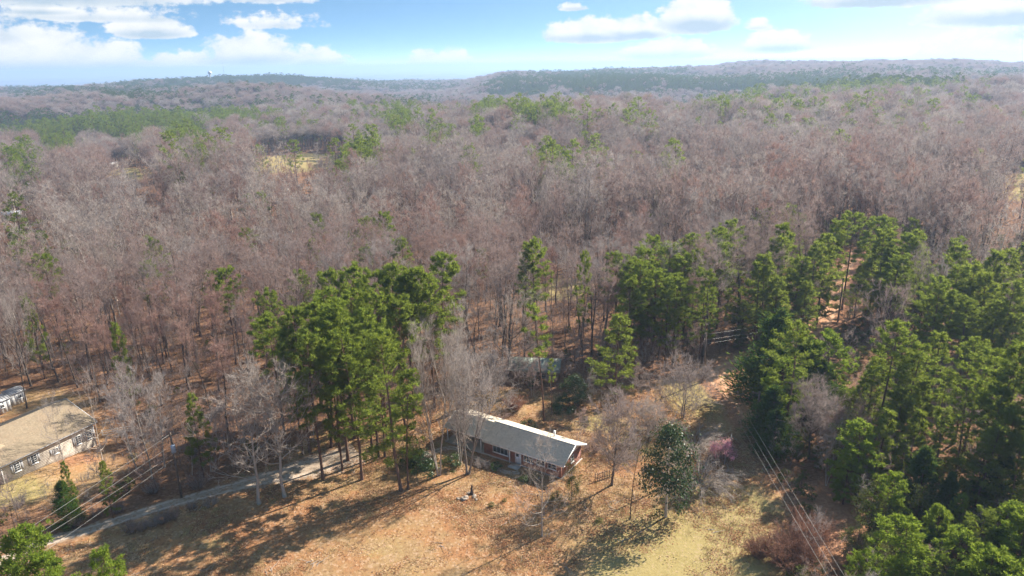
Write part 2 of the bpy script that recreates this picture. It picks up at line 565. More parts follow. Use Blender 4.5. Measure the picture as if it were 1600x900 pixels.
def ground_material():
    m, T = new_mat('ground_cover')
    geo = T.node('ShaderNodeNewGeometry')
    pos = geo.outputs['Position']
    at = T.node('ShaderNodeAttribute', attribute_name='zones')
    sp = T.node('ShaderNodeSeparateColor', ins={0: at.outputs['Color']})
    lawn, grass, dirt = sp.outputs
    big = T.noise(pos, 0.045, 4, 0.6)
    mid = T.noise(pos, 0.28, 5, 0.62)
    fine = T.noise(pos, 2.2, 5, 0.7)
    vfine = T.noise(pos, 7.5, 3, 0.75)
    leafn = T.node('ShaderNodeTexVoronoi', ins={'Vector': pos, 'Scale': 3.2})
    leafc = T.node('ShaderNodeSeparateColor', ins={0: leafn.outputs['Color']})
    # forest floor: rusty leaf litter
    floor = T.mix(T.ss(fine, 0.3, 0.7), (.15, .080, .046), (.26, .135, .075))
    floor = T.mix(T.ss(mid, 0.45, 0.75), floor, (.17, .11, .065))
    floor = T.mix(T.math('MULTIPLY', T.ss(leafc.outputs[0], 0.72, 0.95), .6), floor, (.34, .20, .125))
    # lawn: dry tan grass strewn with leaves
    tan = T.mix(T.ss(fine, 0.28, 0.72), (.26, .16, .075), (.40, .265, .14))
    tan = T.mix(T.ss(mid, 0.42, 0.62), tan, (.36, .255, .115))
    rust = T.mix(T.ss(vfine, 0.3, 0.7), (.25, .10, .042), (.43, .21, .105))
    lit = T.math('MULTIPLY', T.ss(T.math('ADD', T.math('MULTIPLY', mid, .55), T.math('MULTIPLY', big, .55)), 0.47, 0.64), .85)
    tan = T.mix(lit, tan, rust)
    tan = T.mix(T.math('MULTIPLY', T.ss(leafc.outputs[0], 0.78, 0.92), .55), tan, (.50, .34, .22))
    tan = T.mix(T.math('MULTIPLY', T.ss(leafc.outputs[1], 0.82, 0.95), .55), tan, (.17, .085, .04))
    grs = T.mix(T.ss(fine, 0.3, 0.7), (.26, .195, .072), (.39, .31, .135))
    grs = T.mix(T.ss(mid, 0.4, 0.65), grs, (.36, .28, .12))
    grs = T.mix(T.math('MULTIPLY', T.ss(leafc.outputs[2], 0.8, 0.95), .4), grs, (.46, .33, .2))
    drt = T.mix(T.ss(fine, 0.3, 0.7), (.36, .17, .09), (.50, .27, .16))
    drt = T.mix(T.math('MULTIPLY', T.ss(mid, 0.45, 0.65), .6), drt, (.27, .13, .07))
    jit = T.math('MULTIPLY', T.math('SUBTRACT', T.math('ADD', mid, fine), 1.0), .55)

    def edge(z):
        return T.ss(T.math('ADD', z, jit), 0.32, 0.68)
    col = T.mix(edge(lawn), floor, tan)
    col = T.mix(edge(grass), col, grs)
    col = T.mix(edge(dirt), col, drt)
    # far country: woods and a few pale fields too distant to tell tree from tree
    dist = T.node('ShaderNodeVectorMath', operation='LENGTH', ins={0: pos}).outputs['Value']
    farn = T.noise(pos, 0.0016, 6, 0.62)
    farw = T.mix(T.ss(farn, 0.42, 0.58), (.16, .12, .10), (.045, .08, .035))
    farw = T.mix(T.math('MULTIPLY', T.ss(T.noise(pos, 0.0035, 3, .5), 0.66, 0.72), .7), farw, (.36, .32, .18))
    col = T.mix(T.ss(dist, 2600.0, 4200.0), col, farw)
    b = T.node('ShaderNodeBsdfPrincipled', ins={'Base Color': col, 'Roughness': 0.95})
    b.inputs['Specular IOR Level'].default_value = 0.05
    hsum = T.math('ADD', T.math('MULTIPLY', fine, .6), T.math('MULTIPLY', vfine, .4))
    bn = T.node('ShaderNodeBump', ins={'Strength': 0.75, 'Distance': 0.22, 'Height': hsum})
    T.l.new(bn.outputs[0], b.inputs['Normal'])
    T.l.new(b.outputs[0], T.node('ShaderNodeOutputMaterial').inputs[0])
    return m


# ------------------------------------------------------------------ ground sheet
def fuzzy(P, x, y, soft):
    """1 inside the polygon, fading over soft metres outside"""
    ins = in_poly(P, x, y)
    d = dist_line(list(P) + [P[0]], x, y)
    return np.clip(np.where(ins, 0.5 + d / soft * .5, 0.5 - d / soft * .5), 0, 1)


def blob(px, py, rx, ry, x, y):
    """soft disc on the ground; rx, ry metres"""
    gx, gy, _ = G(px, py)
    return np.exp(-(((x - gx) / rx) ** 2 + ((y - gy) / ry) ** 2))


def build_ground():
    rad = [0.0, 12, 24, 36, 46]
    r = 52.0
    while r < 250:
        rad.append(r)
        r += 0.8 + max(0, r - 130) * 0.012
    while r < 36000:
        rad.append(r)
        r *= 1.022
    rad = np.array(rad)
    ang = np.concatenate([np.radians(np.arange(-180, -46, 6.0)), np.radians(np.arange(-46, 46, 0.42)), np.radians(np.arange(46, 180, 6.0))])
    nA, nR = len(ang), len(rad)
    A, Rr = np.meshgrid(ang, rad)
    X, Y = Rr * np.sin(A), Rr * np.cos(A)
    Z = hgt(X, Y)
    V = np.stack([X, Y, Z], -1).reshape(-1, 3)
    i, j = np.meshgrid(np.arange(nR - 1), np.arange(nA), indexing='ij')
    j2 = (j + 1) % nA
    Fc = np.stack([i * nA + j, i * nA + j2, (i + 1) * nA + j2, (i + 1) * nA + j], -1).reshape(-1, 4)
    me = mesh_np('ground', V, Fc[:, ::-1].copy(), [ground_material()], smooth=True)
    x, y = V[:, 0], V[:, 1]
    near = np.hypot(x, y) < 900
    lawn = np.zeros(len(V))
    grass = np.zeros(len(V))
    dirt = np.zeros(len(V))
    xn, yn = x[near], y[near]
    L = fuzzy(YARD, xn, yn, 5)
    L = np.maximum(L, fuzzy(LEFTYARD, xn, yn, 5) * 0.85)
    g = np.maximum.reduce([blob(1080, 850, 16, 10, xn, yn), blob(1130, 790, 9, 8, xn, yn), blob(1090, 620, 8, 10, xn, yn), blob(1000, 690, 5, 7, xn, yn) * .7,
                           blob(930, 660, 6, 5, xn, yn) * .8, blob(985, 900, 8, 6, xn, yn) * .8, blob(20, 770, 8, 6, xn, yn) * .8, blob(600, 860, 9, 3, xn, yn) * .45,
                           blob(935, 815, 2.6, 1.6, xn, yn) * .75, blob(870, 745, 4, 2, xn, yn) * .5, blob(260, 250, 1, 1, xn, yn), blob(330, 850, 7, 3, xn, yn) * .5])
    for P in FIELDS[:3]:
        g = np.maximum(g, fuzzy(P, xn, yn, 14))
    g = np.maximum(g, fuzzy(FIELDS[5], xn, yn, 6) * .8)
    d = np.clip(1.25 - dist_line(ROAD, xn, yn) / 5.0, 0, 1)
    d = np.maximum(d, np.maximum.reduce([blob(1305, 790, 6, 7, xn, yn), blob(1300, 850, 5, 5, xn, yn), blob(1275, 520, 6, 5, xn, yn) * .9, blob(1315, 430, 4, 10, xn, yn) * .9,
                                         blob(1310, 640, 4, 4, xn, yn) * .7, blob(100, 712, 9, 4, xn, yn) * .6]))
    for P in FIELDS[3:5]:
        d = np.maximum(d, fuzzy(P, xn, yn, 10) * .8)
    lawn[near], grass[near], dirt[near] = L, g, d
    ca = me.color_attributes.new('zones', 'FLOAT_COLOR', 'POINT')
    ca.data.foreach_set('color', np.stack([lawn, grass, dirt, np.ones(len(V))], -1).astype(np.float32).ravel())
    o = link('ground', me)
    o['lowest'] = float(Z.min())
    o['reach'] = float(rad[-1])
    tag(o, 'leaf strewn ground running from the yard into wooded hills', None, None, 'structure')
    return o


GROUND = build_ground()


def ribbon(name, P, width, mat, lift, seed, label, step=0.8, wob=0.35):
    P = np.asarray(P, float)
    # resample with a Catmull-Rom curve
    pts = []
    Q = np.vstack([2 * P[0] - P[1], P, 2 * P[-1] - P[-2]])
    for k in range(1, len(Q) - 2):
        n = max(2, int(np.linalg.norm(Q[k + 1] - Q[k]) / step))
        for t in np.linspace(0, 1, n, endpoint=False):
            a, b, c, d = Q[k - 1], Q[k], Q[k + 1], Q[k + 2]
            pts.append(0.5 * ((2 * b) + (c - a) * t + (2 * a - 5 * b + 4 * c - d) * t * t + (3 * b - a - 3 * c + d) * t ** 3))
    pts.append(Q[-2])
    pts = np.array(pts)
    rs = np.random.default_rng(seed)
    tan = np.gradient(pts, axis=0)
    tan /= np.linalg.norm(tan, axis=1)[:, None] + 1e-9
    nor = np.stack([-tan[:, 1], tan[:, 0]], -1)
    w = np.broadcast_to(width if np.isscalar(width) else np.interp(np.linspace(0, 1, len(pts)), np.linspace(0, 1, len(width)), width), (len(pts),))
    cols = 9
    V = []
    l1, l2 = rs.normal(0, wob, len(pts)), rs.normal(0, wob, len(pts))
    ker = np.ones(3) / 3
    l1, l2 = np.convolve(l1, ker, 'same'), np.convolve(l2, ker, 'same')
    for i, p in enumerate(pts):
        for c in range(cols):
            u = -1 + 2 * c / (cols - 1)
            off = u * w[i] / 2 + (l1[i] if c == 0 else l2[i] if c == cols - 1 else 0)
            q = p + nor[i] * off
            sag = -0.05 * math.exp(-((abs(u) - .5) / .16) ** 2) + (-0.06 if c in (0, cols - 1) else 0)
            V.append((q[0], q[1], float(hgt(q[0], q[1])) + lift + sag))
    F = [(i * cols + c, i * cols + c + 1, (i + 1) * cols + c + 1, (i + 1) * cols + c) for i in range(len(pts) - 1) for c in range(cols - 1)]
    me = mesh_np(name, V, F, [mat], smooth=True)
    uv = me.uv_layers.new(name='across')
    li = np.zeros(len(me.loops), np.int32)
    me.loops.foreach_get('vertex_index', li)
    uu = (li % cols) / (cols - 1)
    vv = (li // cols) * step
    uv.data.foreach_set('uv', np.stack([uu, vv], -1).astype(np.float32).ravel())
    return tag(link(name, me), label, None, None, 'structure')


def track_mat(name, a, b, rut, strew):
    m, T = new_mat(name)
    geo = T.node('ShaderNodeNewGeometry')
    pos = geo.outputs['Position']
    uv = T.node('ShaderNodeUVMap', uv_map='across')
    s = T.node('ShaderNodeSeparateXYZ', ins={0: uv.outputs[0]})
    across = T.math('ABSOLUTE', T.math('SUBTRACT', s.outputs[0], 0.5))
    fine = T.noise(pos, 3.0, 6, 0.7)
    mid = T.noise(pos, 0.5, 4, 0.6)
    col = T.mix(T.ss(fine, 0.3, 0.7), a, b)
    rutf = T.math('MULTIPLY', T.ss(T.math('ABSOLUTE', T.math('SUBTRACT', across, 0.25)), 0.13, 0.03), T.ss(mid, .2, .6))
    col = T.mix(rutf, col, rut)
    edge = T.ss(T.math('ADD', across, T.math('MULTIPLY', T.math('SUBTRACT', T.math('ADD', fine, mid), 1.0), .7)), 0.30, 0.48)
    col = T.mix(edge, col, strew)
    v = T.node('ShaderNodeTexVoronoi', ins={'Vector': pos, 'Scale': 3.0})
    vc = T.node('ShaderNodeSeparateColor', ins={0: v.outputs['Color']})
    col = T.mix(T.math('MULTIPLY', T.ss(vc.outputs[0], .8, .92), .6), col, strew)
    bs = T.node('ShaderNodeBsdfPrincipled', ins={'Base Color': col, 'Roughness': 0.95})
    bs.inputs['Specular IOR Level'].default_value = 0.1
    bn = T.node('ShaderNodeBump', ins={'Strength': 0.6, 'Distance': 0.1, 'Height': fine})
    T.l.new(bn.outputs[0], bs.inputs['Normal'])
    T.l.new(bs.outputs[0], T.node('ShaderNodeOutputMaterial').inputs[0])
    return m


M['gravel'] = track_mat('gravel', (.31, .235, .17), (.43, .34, .255), (.52, .42, .33), (.28, .16, .085))
M['clay'] = track_mat('red_clay', (.44, .22, .115), (.56, .32, .185), (.60, .37, .23), (.36, .18, .10))
ribbon('gravel_driveway', DRIVE, [2.8, 2.8, 2.8, 2.8, 2.9, 3.4, 5.2, 8.5, 8.0], M['gravel'], 0.06, 3, 'grey gravel driveway climbing from the lower left to the pines')
ribbon('dirt_road', ROAD, [4.4, 4.4, 4.6, 4.8, 5.0, 5.4, 5.6, 5.2, 4.4, 3.2], M['clay'], 0.06, 4, 'orange clay track curving through the woods on the right')
WALK = poly_world([(812, 738), (790, 738), (765, 725), (735, 712), (705, 700), (660, 712)])
ribbon('garden_path', WALK, [1.3, 1.2, 1.2, 1.2, 1.6, 2.4], M['gravel'], 0.05, 5, 'pale path along the shaded front of the brick house', wob=.1)


# ------------------------------------------------------------------ tree builders (meshes with their base at the origin)
class Geo:
    def __init__(self):
        self.V = []
        self.F = []
        self.n = 0

    def tube(self, pts, rad, sides):
        pts = np.asarray(pts, float)
        n = len(pts)
        d = np.gradient(pts, axis=0)
        d /= np.linalg.norm(d, axis=1)[:, None] + 1e-9
        ref = np.where(np.abs(d[:, 2:3]) > 0.8, np.array([[1.0, 0, 0]]), np.array([[0, 0, 1.0]]))
        a = np.cross(d, ref)
        a /= np.linalg.norm(a, axis=1)[:, None] + 1e-9
        b = np.cross(d, a)
        t = np.arange(sides) * 2 * math.pi / sides
        P = pts[:, None] + np.asarray(rad)[:, None, None] * (np.cos(t)[None, :, None] * a[:, None] + np.sin(t)[None, :, None] * b[:, None])
        self.V.append(P.reshape(-1, 3))
        i, k = np.meshgrid(np.arange(n - 1), np.arange(sides), indexing='ij')
        k2 = (k + 1) % sides
        q = np.stack([i * sides + k, i * sides + k2, (i + 1) * sides + k2, (i + 1) * sides + k], -1).reshape(-1, 4) + self.n
        self.F.append(q[:, [0, 1, 2]])
        self.F.append(q[:, [0, 2, 3]])
        self.n += n * sides

    def tris(self, T):
        """T (n,3,3)"""
        T = np.asarray(T, float).reshape(-1, 3)
        self.V.append(T)
        self.F.append(np.arange(len(T)).reshape(-1, 3) + self.n)
        self.n += len(T)

    def out(self):
        return np.concatenate(self.V), np.concatenate(self.F)


def unit(v):
    return v / (np.linalg.norm(v, axis=-1, keepdims=True) + 1e-9)


def grow(rs, p, d, L, n, up, wob):
    """a branch that bends upward (up>0) and wanders"""
    pts = [p]
    d = unit(d)
    for _ in range(n):
        d = unit(d + np.array([0, 0, up]) + rs.normal(0, wob, 3))
        pts.append(pts[-1] + d * L / n)
    return np.array(pts)


def twigs(rs, pts, n, L, w, spread=0.8, up=0.25):
    """slender twigs leaving the outer two thirds of a branch"""
    t = rs.uniform(0.3, 1.0, n) * (len(pts) - 1)
    i = np.clip(t.astype(int), 0, len(pts) - 2)
    f = (t - i)[:, None]
    P = pts[i] * (1 - f) + pts[i + 1] * f
    D = unit(pts[i + 1] - pts[i])
    d = unit(D * 0.7 + rs.normal(0, spread * .6, (n, 3)) + np.array([0, 0, up]))
    l = L * rs.uniform(0.55, 1.25, n)[:, None]
    s = unit(np.cross(d, rs.normal(0, 1, (n, 3)))) * w * rs.uniform(.7, 1.3, n)[:, None]
    return np.stack([P - s, P + s, P + d * l], 1)


def bare_tree(seed, h=23.0, cb=0.45, cr=4.2, trunk_r=0.24, nl=18, nsec=4, nter=3, ntw=6, tw=0.016, twl=1.1, up=0.16, low=0.35, stems=1, wander=0.05, sides=5, tip=0.35, open_=0.0):
    """leafless hardwood; returns (trunk, crown). cb: height of the lowest limb, low: its angle from the horizontal (rad)"""
    rs = np.random.default_rng(seed)
    T, C = Geo(), Geo()
    for st in range(stems):
        a0 = rs.uniform(0, 6.28) + st * 6.28 / max(stems, 1)
        lean = (0.16 if stems > 1 else 0.03) * rs.uniform(.5, 1.2)
        hs = h * (1 if st == 0 else rs.uniform(.75, .97))
        d = np.array([math.cos(a0) * lean, math.sin(a0) * lean, 1.0])
        n = 12
        pts = [np.array([math.cos(a0), math.sin(a0), 0]) * (0.25 if stems > 1 else 0) + np.array([0, 0, -0.4])]
        for k in range(n):
            d = unit(d + rs.normal(0, wander, 3) * [1, 1, 0] + np.array([0, 0, .06]))
            pts.append(pts[-1] + d * (hs * 0.97 + .4) / n)
        pts = np.array(pts)
        u = np.linspace(0, 1, n + 1)
        r0 = trunk_r / (1 if stems == 1 else 1.5)
        rad = r0 * (1 - u * 0.93) ** 0.85
        rad[0] *= 1.5
        rad[1] *= 1.05
        T.tube(pts, rad, sides + 1)
        nls = max(5, int(nl / stems ** .6))
        for b in range(nls):
            t = (b + rs.uniform(.1, .9)) / nls
            hh = (cb + (0.985 - cb) * t ** 0.9)
            k = hh * n
            i = min(int(k), n - 1)
            p = pts[i] + (pts[i + 1] - pts[i]) * (k - i)
            ang = a0 + b * 2.4 + rs.uniform(-.5, .5)
            elv = low + (1.15 - low) * t ** 1.1 + rs.normal(0, .1)
            env = math.sin(math.pi * min(1, 0.30 + 0.62 * t)) ** 0.8
            L = cr * (0.35 + 0.95 * env) * rs.uniform(.75, 1.15) / max(.6, math.cos(elv) ** .5)
            L = min(L, cr * 1.7)
            dd = np.array([math.cos(ang) * math.cos(elv), math.sin(ang) * math.cos(elv), math.sin(elv)])
            bp = grow(rs, p, dd, L, 5, up, .13)
            br = np.interp(hh, u, rad) * 0.55
            bu = np.linspace(1, 0.16, 6)
            (T if br > 0.05 else C).tube(bp, br * bu, 4)
            for s in range(nsec):
                ts = rs.uniform(.25, .97) if s else .98
                kk = ts * 5
                ii = min(int(kk), 4)
                q = bp[ii] + (bp[ii + 1] - bp[ii]) * (kk - ii)
                D = unit(bp[ii + 1] - bp[ii])
                dd2 = unit(D + rs.normal(0, .55, 3) + np.array([0, 0, .12]))
                L2 = L * rs.uniform(.3, .55) * (1.15 - .5 * ts)
                sp = grow(rs, q, dd2, L2, 3, up * .8, .16)
                C.tube(sp, br * .42 * np.array([1, .7, .42, .2]) + .004, 3)
                for r_ in range(nter):
                    tt = rs.uniform(.2, 1)
                    k3 = tt * 3
                    i3 = min(int(k3), 2)
                    q3 = sp[i3] + (sp[i3 + 1] - sp[i3]) * (k3 - i3)
                    d3 = unit(unit(sp[i3 + 1] - sp[i3]) + rs.normal(0, .6, 3) + np.array([0, 0, .15]))
                    tp = grow(rs, q3, d3, L2 * rs.uniform(.35, .7) + .3, 2, up * .7, .15)
                    C.tris(np.concatenate([_ribbon(tp, max(tw * 1.3, br * .14), rs)]))
                    C.tris(twigs(rs, tp, ntw, twl, tw))
                C.tris(twigs(rs, sp, ntw, twl, tw))
    return T.out(), C.out()


def _ribbon(pts, w, rs):
    """tapering three-sided sliver along a short branch"""
    out = []
    n = len(pts)
    s = unit(np.cross(pts[-1] - pts[0], rs.normal(0, 1, 3)))
    s2 = unit(np.cross(pts[-1] - pts[0], s))
    for k in range(n - 1):
        w0, w1 = w * (1 - k / n), w * (1 - (k + 1) / n)
        for ax in (s, s2):
            out.append([pts[k] - ax * w0, pts[k] + ax * w0, pts[k + 1] + ax * w1])
            out.append([pts[k] - ax * w0, pts[k + 1] + ax * w1, pts[k + 1] - ax * w1])
    return np.array(out)


def tuft(rs, centres, axis, n, L, w, up=0.35, flat=0.55):
    """needle sprays radiating from each centre; axis = direction the spray points"""
    m = len(centres)
    c = np.repeat(np.asarray(centres), n, 0)
    a = np.repeat(np.asarray(axis), n, 0)
    d = rs.normal(0, 1, (m * n, 3))
    d[:, 2] *= flat
    d = unit(unit(d) + a * 0.55 + np.array([0, 0, up]))
    l = (L * rs.uniform(.6, 1.25, m * n))[:, None]
    s = unit(np.cross(d, rs.normal(0, 1, (m * n, 3)))) * (w * rs.uniform(.7, 1.3, m * n))[:, None]
    p = c + rs.normal(0, .10, (m * n, 3))
    return np.stack([p + d * l * .35 - s, p + d * l * .35 + s, p + d * l], 1), p


def pine_tree(seed, h=25.0, cb=0.52, cr=3.6, trunk_r=0.26, nb=48, per=10, nn=22, L=0.62, w=0.08, shape='round', droop=0.0, dead=6, lean=0.02, gaps=0.12):
    rs = np.random.default_rng(seed)
    T, C = Geo(), Geo()
    n = 10
    d = np.array([rs.normal(0, lean), rs.normal(0, lean), 1.0])
    pts = [np.array([0, 0, -0.4])]
    for k in range(n):
        d = unit(d + rs.normal(0, .018, 3) * [1, 1, 0] + np.array([0, 0, .03]))
        pts.append(pts[-1] + d * (h * .975 + .4) / n)
    pts = np.array(pts)
    u = np.linspace(0, 1, n + 1)
    rad = trunk_r * (1 - .9 * u) ** .8
    rad[0] *= 1.4
    T.tube(pts, rad, 6)
    for k in range(dead):                     # dead stubs on the clear bole
        t = rs.uniform(cb * .45, cb)
        q = pts[0] + (pts[-1] - pts[0]) * t
        a = rs.uniform(0, 6.28)
        T.tube(grow(rs, q, np.array([math.cos(a), math.sin(a), rs.uniform(-.2, .3)]), rs.uniform(.7, 2.2), 2, 0, .15), [.035, .025, .008], 3)
    skew = rs.uniform(0, 6.28)
    for b in range(nb):
        t = (b + rs.uniform(0, 1)) / nb
        if rs.random() < gaps * (1.4 - t):
            continue
        hh = cb + (0.985 - cb) * t
        k = hh * n
        i = min(int(k), n - 1)
        p = pts[i] + (pts[i + 1] - pts[i]) * (k - i)
        a = b * 2.4 + rs.uniform(-.5, .5)
        if shape == 'round':
            env = (1 - max(0, (t - .30) / .72) ** 2.2) ** .5 * (0.62 + .38 * min(1, t / .3))
            elv = -.12 + .95 * t ** 1.5
        elif shape == 'cone':
            env = (1 - t) ** .75 * 1.0 + .05
            elv = .0 + .55 * t
        else:                                  # scruffy
            env = (1 - .8 * t ** 1.4) * (.6 + .4 * min(1, t / .2))
            elv = -.1 + .7 * t
        env *= 1 + .22 * math.cos(a - skew)
        Lb = cr * env * rs.uniform(.72, 1.2) + .25
        dd = np.array([math.cos(a) * math.cos(elv), math.sin(a) * math.cos(elv), math.sin(elv) - droop])
        bp = grow(rs, p, dd, Lb, 4, .07, .09)
        br = max(.018, np.interp(hh, u, rad) * .32)
        T.tube(bp, br * np.array([1, .8, .6, .4, .2]), 3)
        m = max(2, int(per * (0.35 + .75 * Lb / cr)))
        tt = rs.uniform(.5, 1.0, m)
        tt[0] = 1.0
        ii = np.clip((tt * 4).astype(int), 0, 3)
        cc = bp[ii] + (bp[ii + 1] - bp[ii]) * (tt * 4 - ii)[:, None]
        ax = unit(bp[ii + 1] - bp[ii])
        side = unit(np.cross(ax, [0, 0, 1.0]))
        off = rs.uniform(-1, 1, m)[:, None] * side * (Lb * .26 * (1.1 - .6 * tt))[:, None]
        cc = cc + off + np.array([0, 0, .12]) * rs.uniform(-1, 2.0, m)[:, None]
        tr, _ = tuft(rs, cc, unit(ax + off * .8), nn, L, w)
        C.tris(tr)
    tr, _ = tuft(rs, pts[-1][None] + rs.normal(0, .25, (4, 3)), np.tile([0, 0, 1.0], (4, 1)), nn, L, w)
    C.tris(tr)
    return T.out(), C.out()


def dome_tree(seed, h=22, cr=4.8, cb=.48, pts=44, nt=26, L=1.5, w=.03, trunk_r=.24, flat=.55):
    """hardwood seen from far off: a fan of limbs ending in a dome of upright twig sprays"""
    rs = np.random.default_rng(seed)
    T, C = Geo(), Geo()
    top = h * .80
    bend = rs.normal(0, .4, 2)
    T.tube(np.array([[0, 0, -.4], [bend[0] * .3, bend[1] * .3, h * cb], [bend[0], bend[1], top]]), [trunk_r, trunk_r * .75, .05], 4)
    gold = 2.39996
    for k in range(pts):
        t = (k + .5) / pts
        zc = 1 - t * (1 + .35)
        r = math.sqrt(max(0, 1 - zc * zc)) if zc > 0 else 1 - .25 * abs(zc)
        a = k * gold + rs.normal(0, .25)
        R = cr * rs.uniform(.78, 1.12)
        z0 = h * (1 - flat * cr * 2 / h * .62)
        p = np.array([R * r * math.cos(a) + bend[0], R * r * math.sin(a) + bend[1], h - cr * flat * 2 * (1 - max(zc, -.5)) * .72 + rs.normal(0, .5)])
        zb = h * (cb + (.30) * (1 - t) * rs.uniform(.6, 1.1))
        q = np.array([bend[0] * .4, bend[1] * .4, zb])
        mid = q * .45 + p * .55 + np.array([0, 0, -.5 + rs.normal(0, .3)])
        T.tube(np.array([q, mid, p]), [.10, .06, .02], 3)
        d0 = unit(np.array([p[0] * .7, p[1] * .7, cr * .9]))
        d = unit(d0[None] + rs.normal(0, .38, (nt, 3)))
        P_ = p[None] + rs.normal(0, 1, (nt, 3)) * [cr * .17, cr * .17, cr * .12] - d * L * .6
        l = L * rs.uniform(.6, 1.3, nt)[:, None]
        s = unit(np.cross(d, rs.normal(0, 1, (nt, 3)))) * w * rs.uniform(.7, 1.4, nt)[:, None]
        C.tris(np.stack([P_ - s, P_ + s, P_ + d * l], 1))
    return T.out(), C.out()


def leafy_tree(seed, h=11, cr=3.0, cb=0.12, n=4200, leaf=0.16, shape='oval', trunk_r=.15, clumps=60, inner=.35, lw=.45):
    """broad-leaved evergreen: leaf clumps through the volume, leaf-shaped pairs of triangles"""
    rs = np.random.default_rng(seed)
    T, C = Geo(), Geo()
    T.tube(np.array([[0, 0, -.3], [.05, 0, h * .35], [rs.normal(0, .15), rs.normal(0, .15), h * .9]]), [trunk_r * 1.2, trunk_r * .8, .03], 6)
    cen = []
    for k in range(clumps):
        t = rs.uniform(0, 1) ** .9
        z = h * (cb + (1 - cb) * t)
        if shape == 'cone':
            R = cr * (1 - t) ** .8 + .15
        elif shape == 'dome':
            R = cr * math.sqrt(max(0, 1 - t ** 2.0)) + .1
        else:
            R = cr * math.sin(math.pi * min(1, .18 + .80 * t)) ** .8 + .2
        a = rs.uniform(0, 6.28)
        rr = R * math.sqrt(rs.uniform(inner, 1))
        c = np.array([rr * math.cos(a), rr * math.sin(a), z])
        cen.append(c)
        T.tube(np.array([[0, 0, max(.1, z - rr * .5)], c * [.5, .5, 1] + [0, 0, -.1 * rr], c]), [.04, .025, .01], 3)
    cen = np.array(cen)
    idx = rs.integers(0, clumps, n)
    cs = cr * .26 * rs.uniform(.6, 1.3, clumps)
    P = cen[idx] + rs.normal(0, 1, (n, 3)) * (cs[idx] * .62)[:, None] * [1, 1, .8]
    P[:, 2] = np.maximum(P[:, 2], .08)
    outd = unit(P - cen[idx] * [0, 0, 1] * .98)
    nrm = unit(outd * .6 + np.array([0, 0, .65]) + rs.normal(0, .45, (n, 3)))
    d = unit(np.cross(nrm, rs.normal(0, 1, (n, 3))))
    s = np.cross(nrm, d)
    l = (leaf * rs.uniform(.7, 1.3, n))[:, None]
    A, B_, Cc, D = P - d * l, P + s * l * lw, P + d * l, P - s * l * lw
    C.tris(np.stack([A, Cc, B_], 1))
    C.tris(np.stack([A, D, Cc], 1))
    return T.out(), C.out()


def conifer_dense(seed, h=11, cr=3.2, n=9500, L=.42, w=.07, base=.03, belly=.75):
    """cedar or arborvitae: dense sprays over a conical body with a ragged outline"""
    rs = np.random.default_rng(seed)
    T, C = Geo(), Geo()
    T.tube(np.array([[0, 0, -.3], [0, 0, h * .5], [0, 0, h * .97]]), [.16, .1, .02], 5)
    lobes = 95
    t = rs.uniform(0, 1, lobes) ** 1.15
    z = h * (base + (1 - base) * t)
    a = rs.uniform(0, 6.28, lobes)
    R = cr * (1 - t) ** belly * (0.75 + .35 * rs.random(lobes)) + .12
    tip = np.stack([R * np.cos(a), R * np.sin(a), z + R * .25], -1)
    root = np.stack([0 * R, 0 * R, np.maximum(0.2, z - R * .30)], -1)
    for i in range(lobes):
        T.tube(np.array([root[i], (root[i] + tip[i]) / 2 + [0, 0, -.1], tip[i]]), [.04, .025, .01], 3)
    i = rs.integers(0, lobes, n)
    f = rs.uniform(.45, 1.05, n)[:, None]
    P = root[i] + (tip[i] - root[i]) * f + rs.normal(0, 1, (n, 3)) * (.16 + .12 * R[i])[:, None]
    P[:, 2] = np.maximum(P[:, 2], .1)
    d = unit(unit(tip[i] - root[i]) + rs.normal(0, .5, (n, 3)) + [0, 0, .25])
    s = unit(np.cross(d, rs.normal(0, 1, (n, 3)))) * w
    l = (L * rs.uniform(.6, 1.3, n))[:, None]
    C.tris(np.stack([P - s, P + s, P + d * l], 1))
    return T.out(), C.out()


def brush(seed, h=3.0, cr=2.5, n=60, tw=.012, arch=.0, twn=16, twl=.6):
    """many-stemmed bare shrub"""
    rs = np.random.default_rng(seed)
    T, C = Geo(), Geo()
    for k in range(n):
        a = rs.uniform(0, 6.28)
        r = cr * .35 * math.sqrt(rs.random())
        p = np.array([r * math.cos(a), r * math.sin(a), -.1])
        out = rs.uniform(.1, .9)
        a2 = a + rs.normal(0, .5)
        d = np.array([math.cos(a2) * out, math.sin(a2) * out, 1.0])
        Ls = h * rs.uniform(.65, 1.15)
        bp = [p]
        d = unit(d)
        for q in range(6):
            d = unit(d + np.array([math.cos(a2) * arch * .35, math.sin(a2) * arch * .35, -arch * .28 * (q / 2.5)]) + rs.normal(0, .10, 3))
            bp.append(bp[-1] + d * Ls * (1 + arch * .6) / 6)
        bp = np.array(bp)
        bp[:, 2] = np.maximum(bp[:, 2], -.1)
        T.tube(bp, .03 * np.linspace(1, .2, 7) * (h / 3) ** .5, 3)
        for s in range(3):
            i = rs.integers(1, 6)
            sp = grow(rs, bp[i], unit(bp[i + 1 if i < 6 else i] - bp[i] + rs.normal(0, .25, 3) * .5), Ls * .35, 2, -.04 * arch + .05, .2)
            C.tris(_ribbon(sp, tw * 1.4, rs))
            C.tris(twigs(rs, sp, twn // 2, twl, tw, .9, .15 - .3 * arch))
        C.tris(twigs(rs, bp, twn, twl, tw, .9, .15 - .3 * arch))
    return T.out(), C.out()


def two_mesh(name, geo, mt, mc):
    (tv, tf), (cv, cf) = geo
    t = mesh_np(name + '_trunk', tv, tf, [mt], smooth=True)
    c = mesh_np(name + '_crown', cv, cf, [mc])
    return t, c


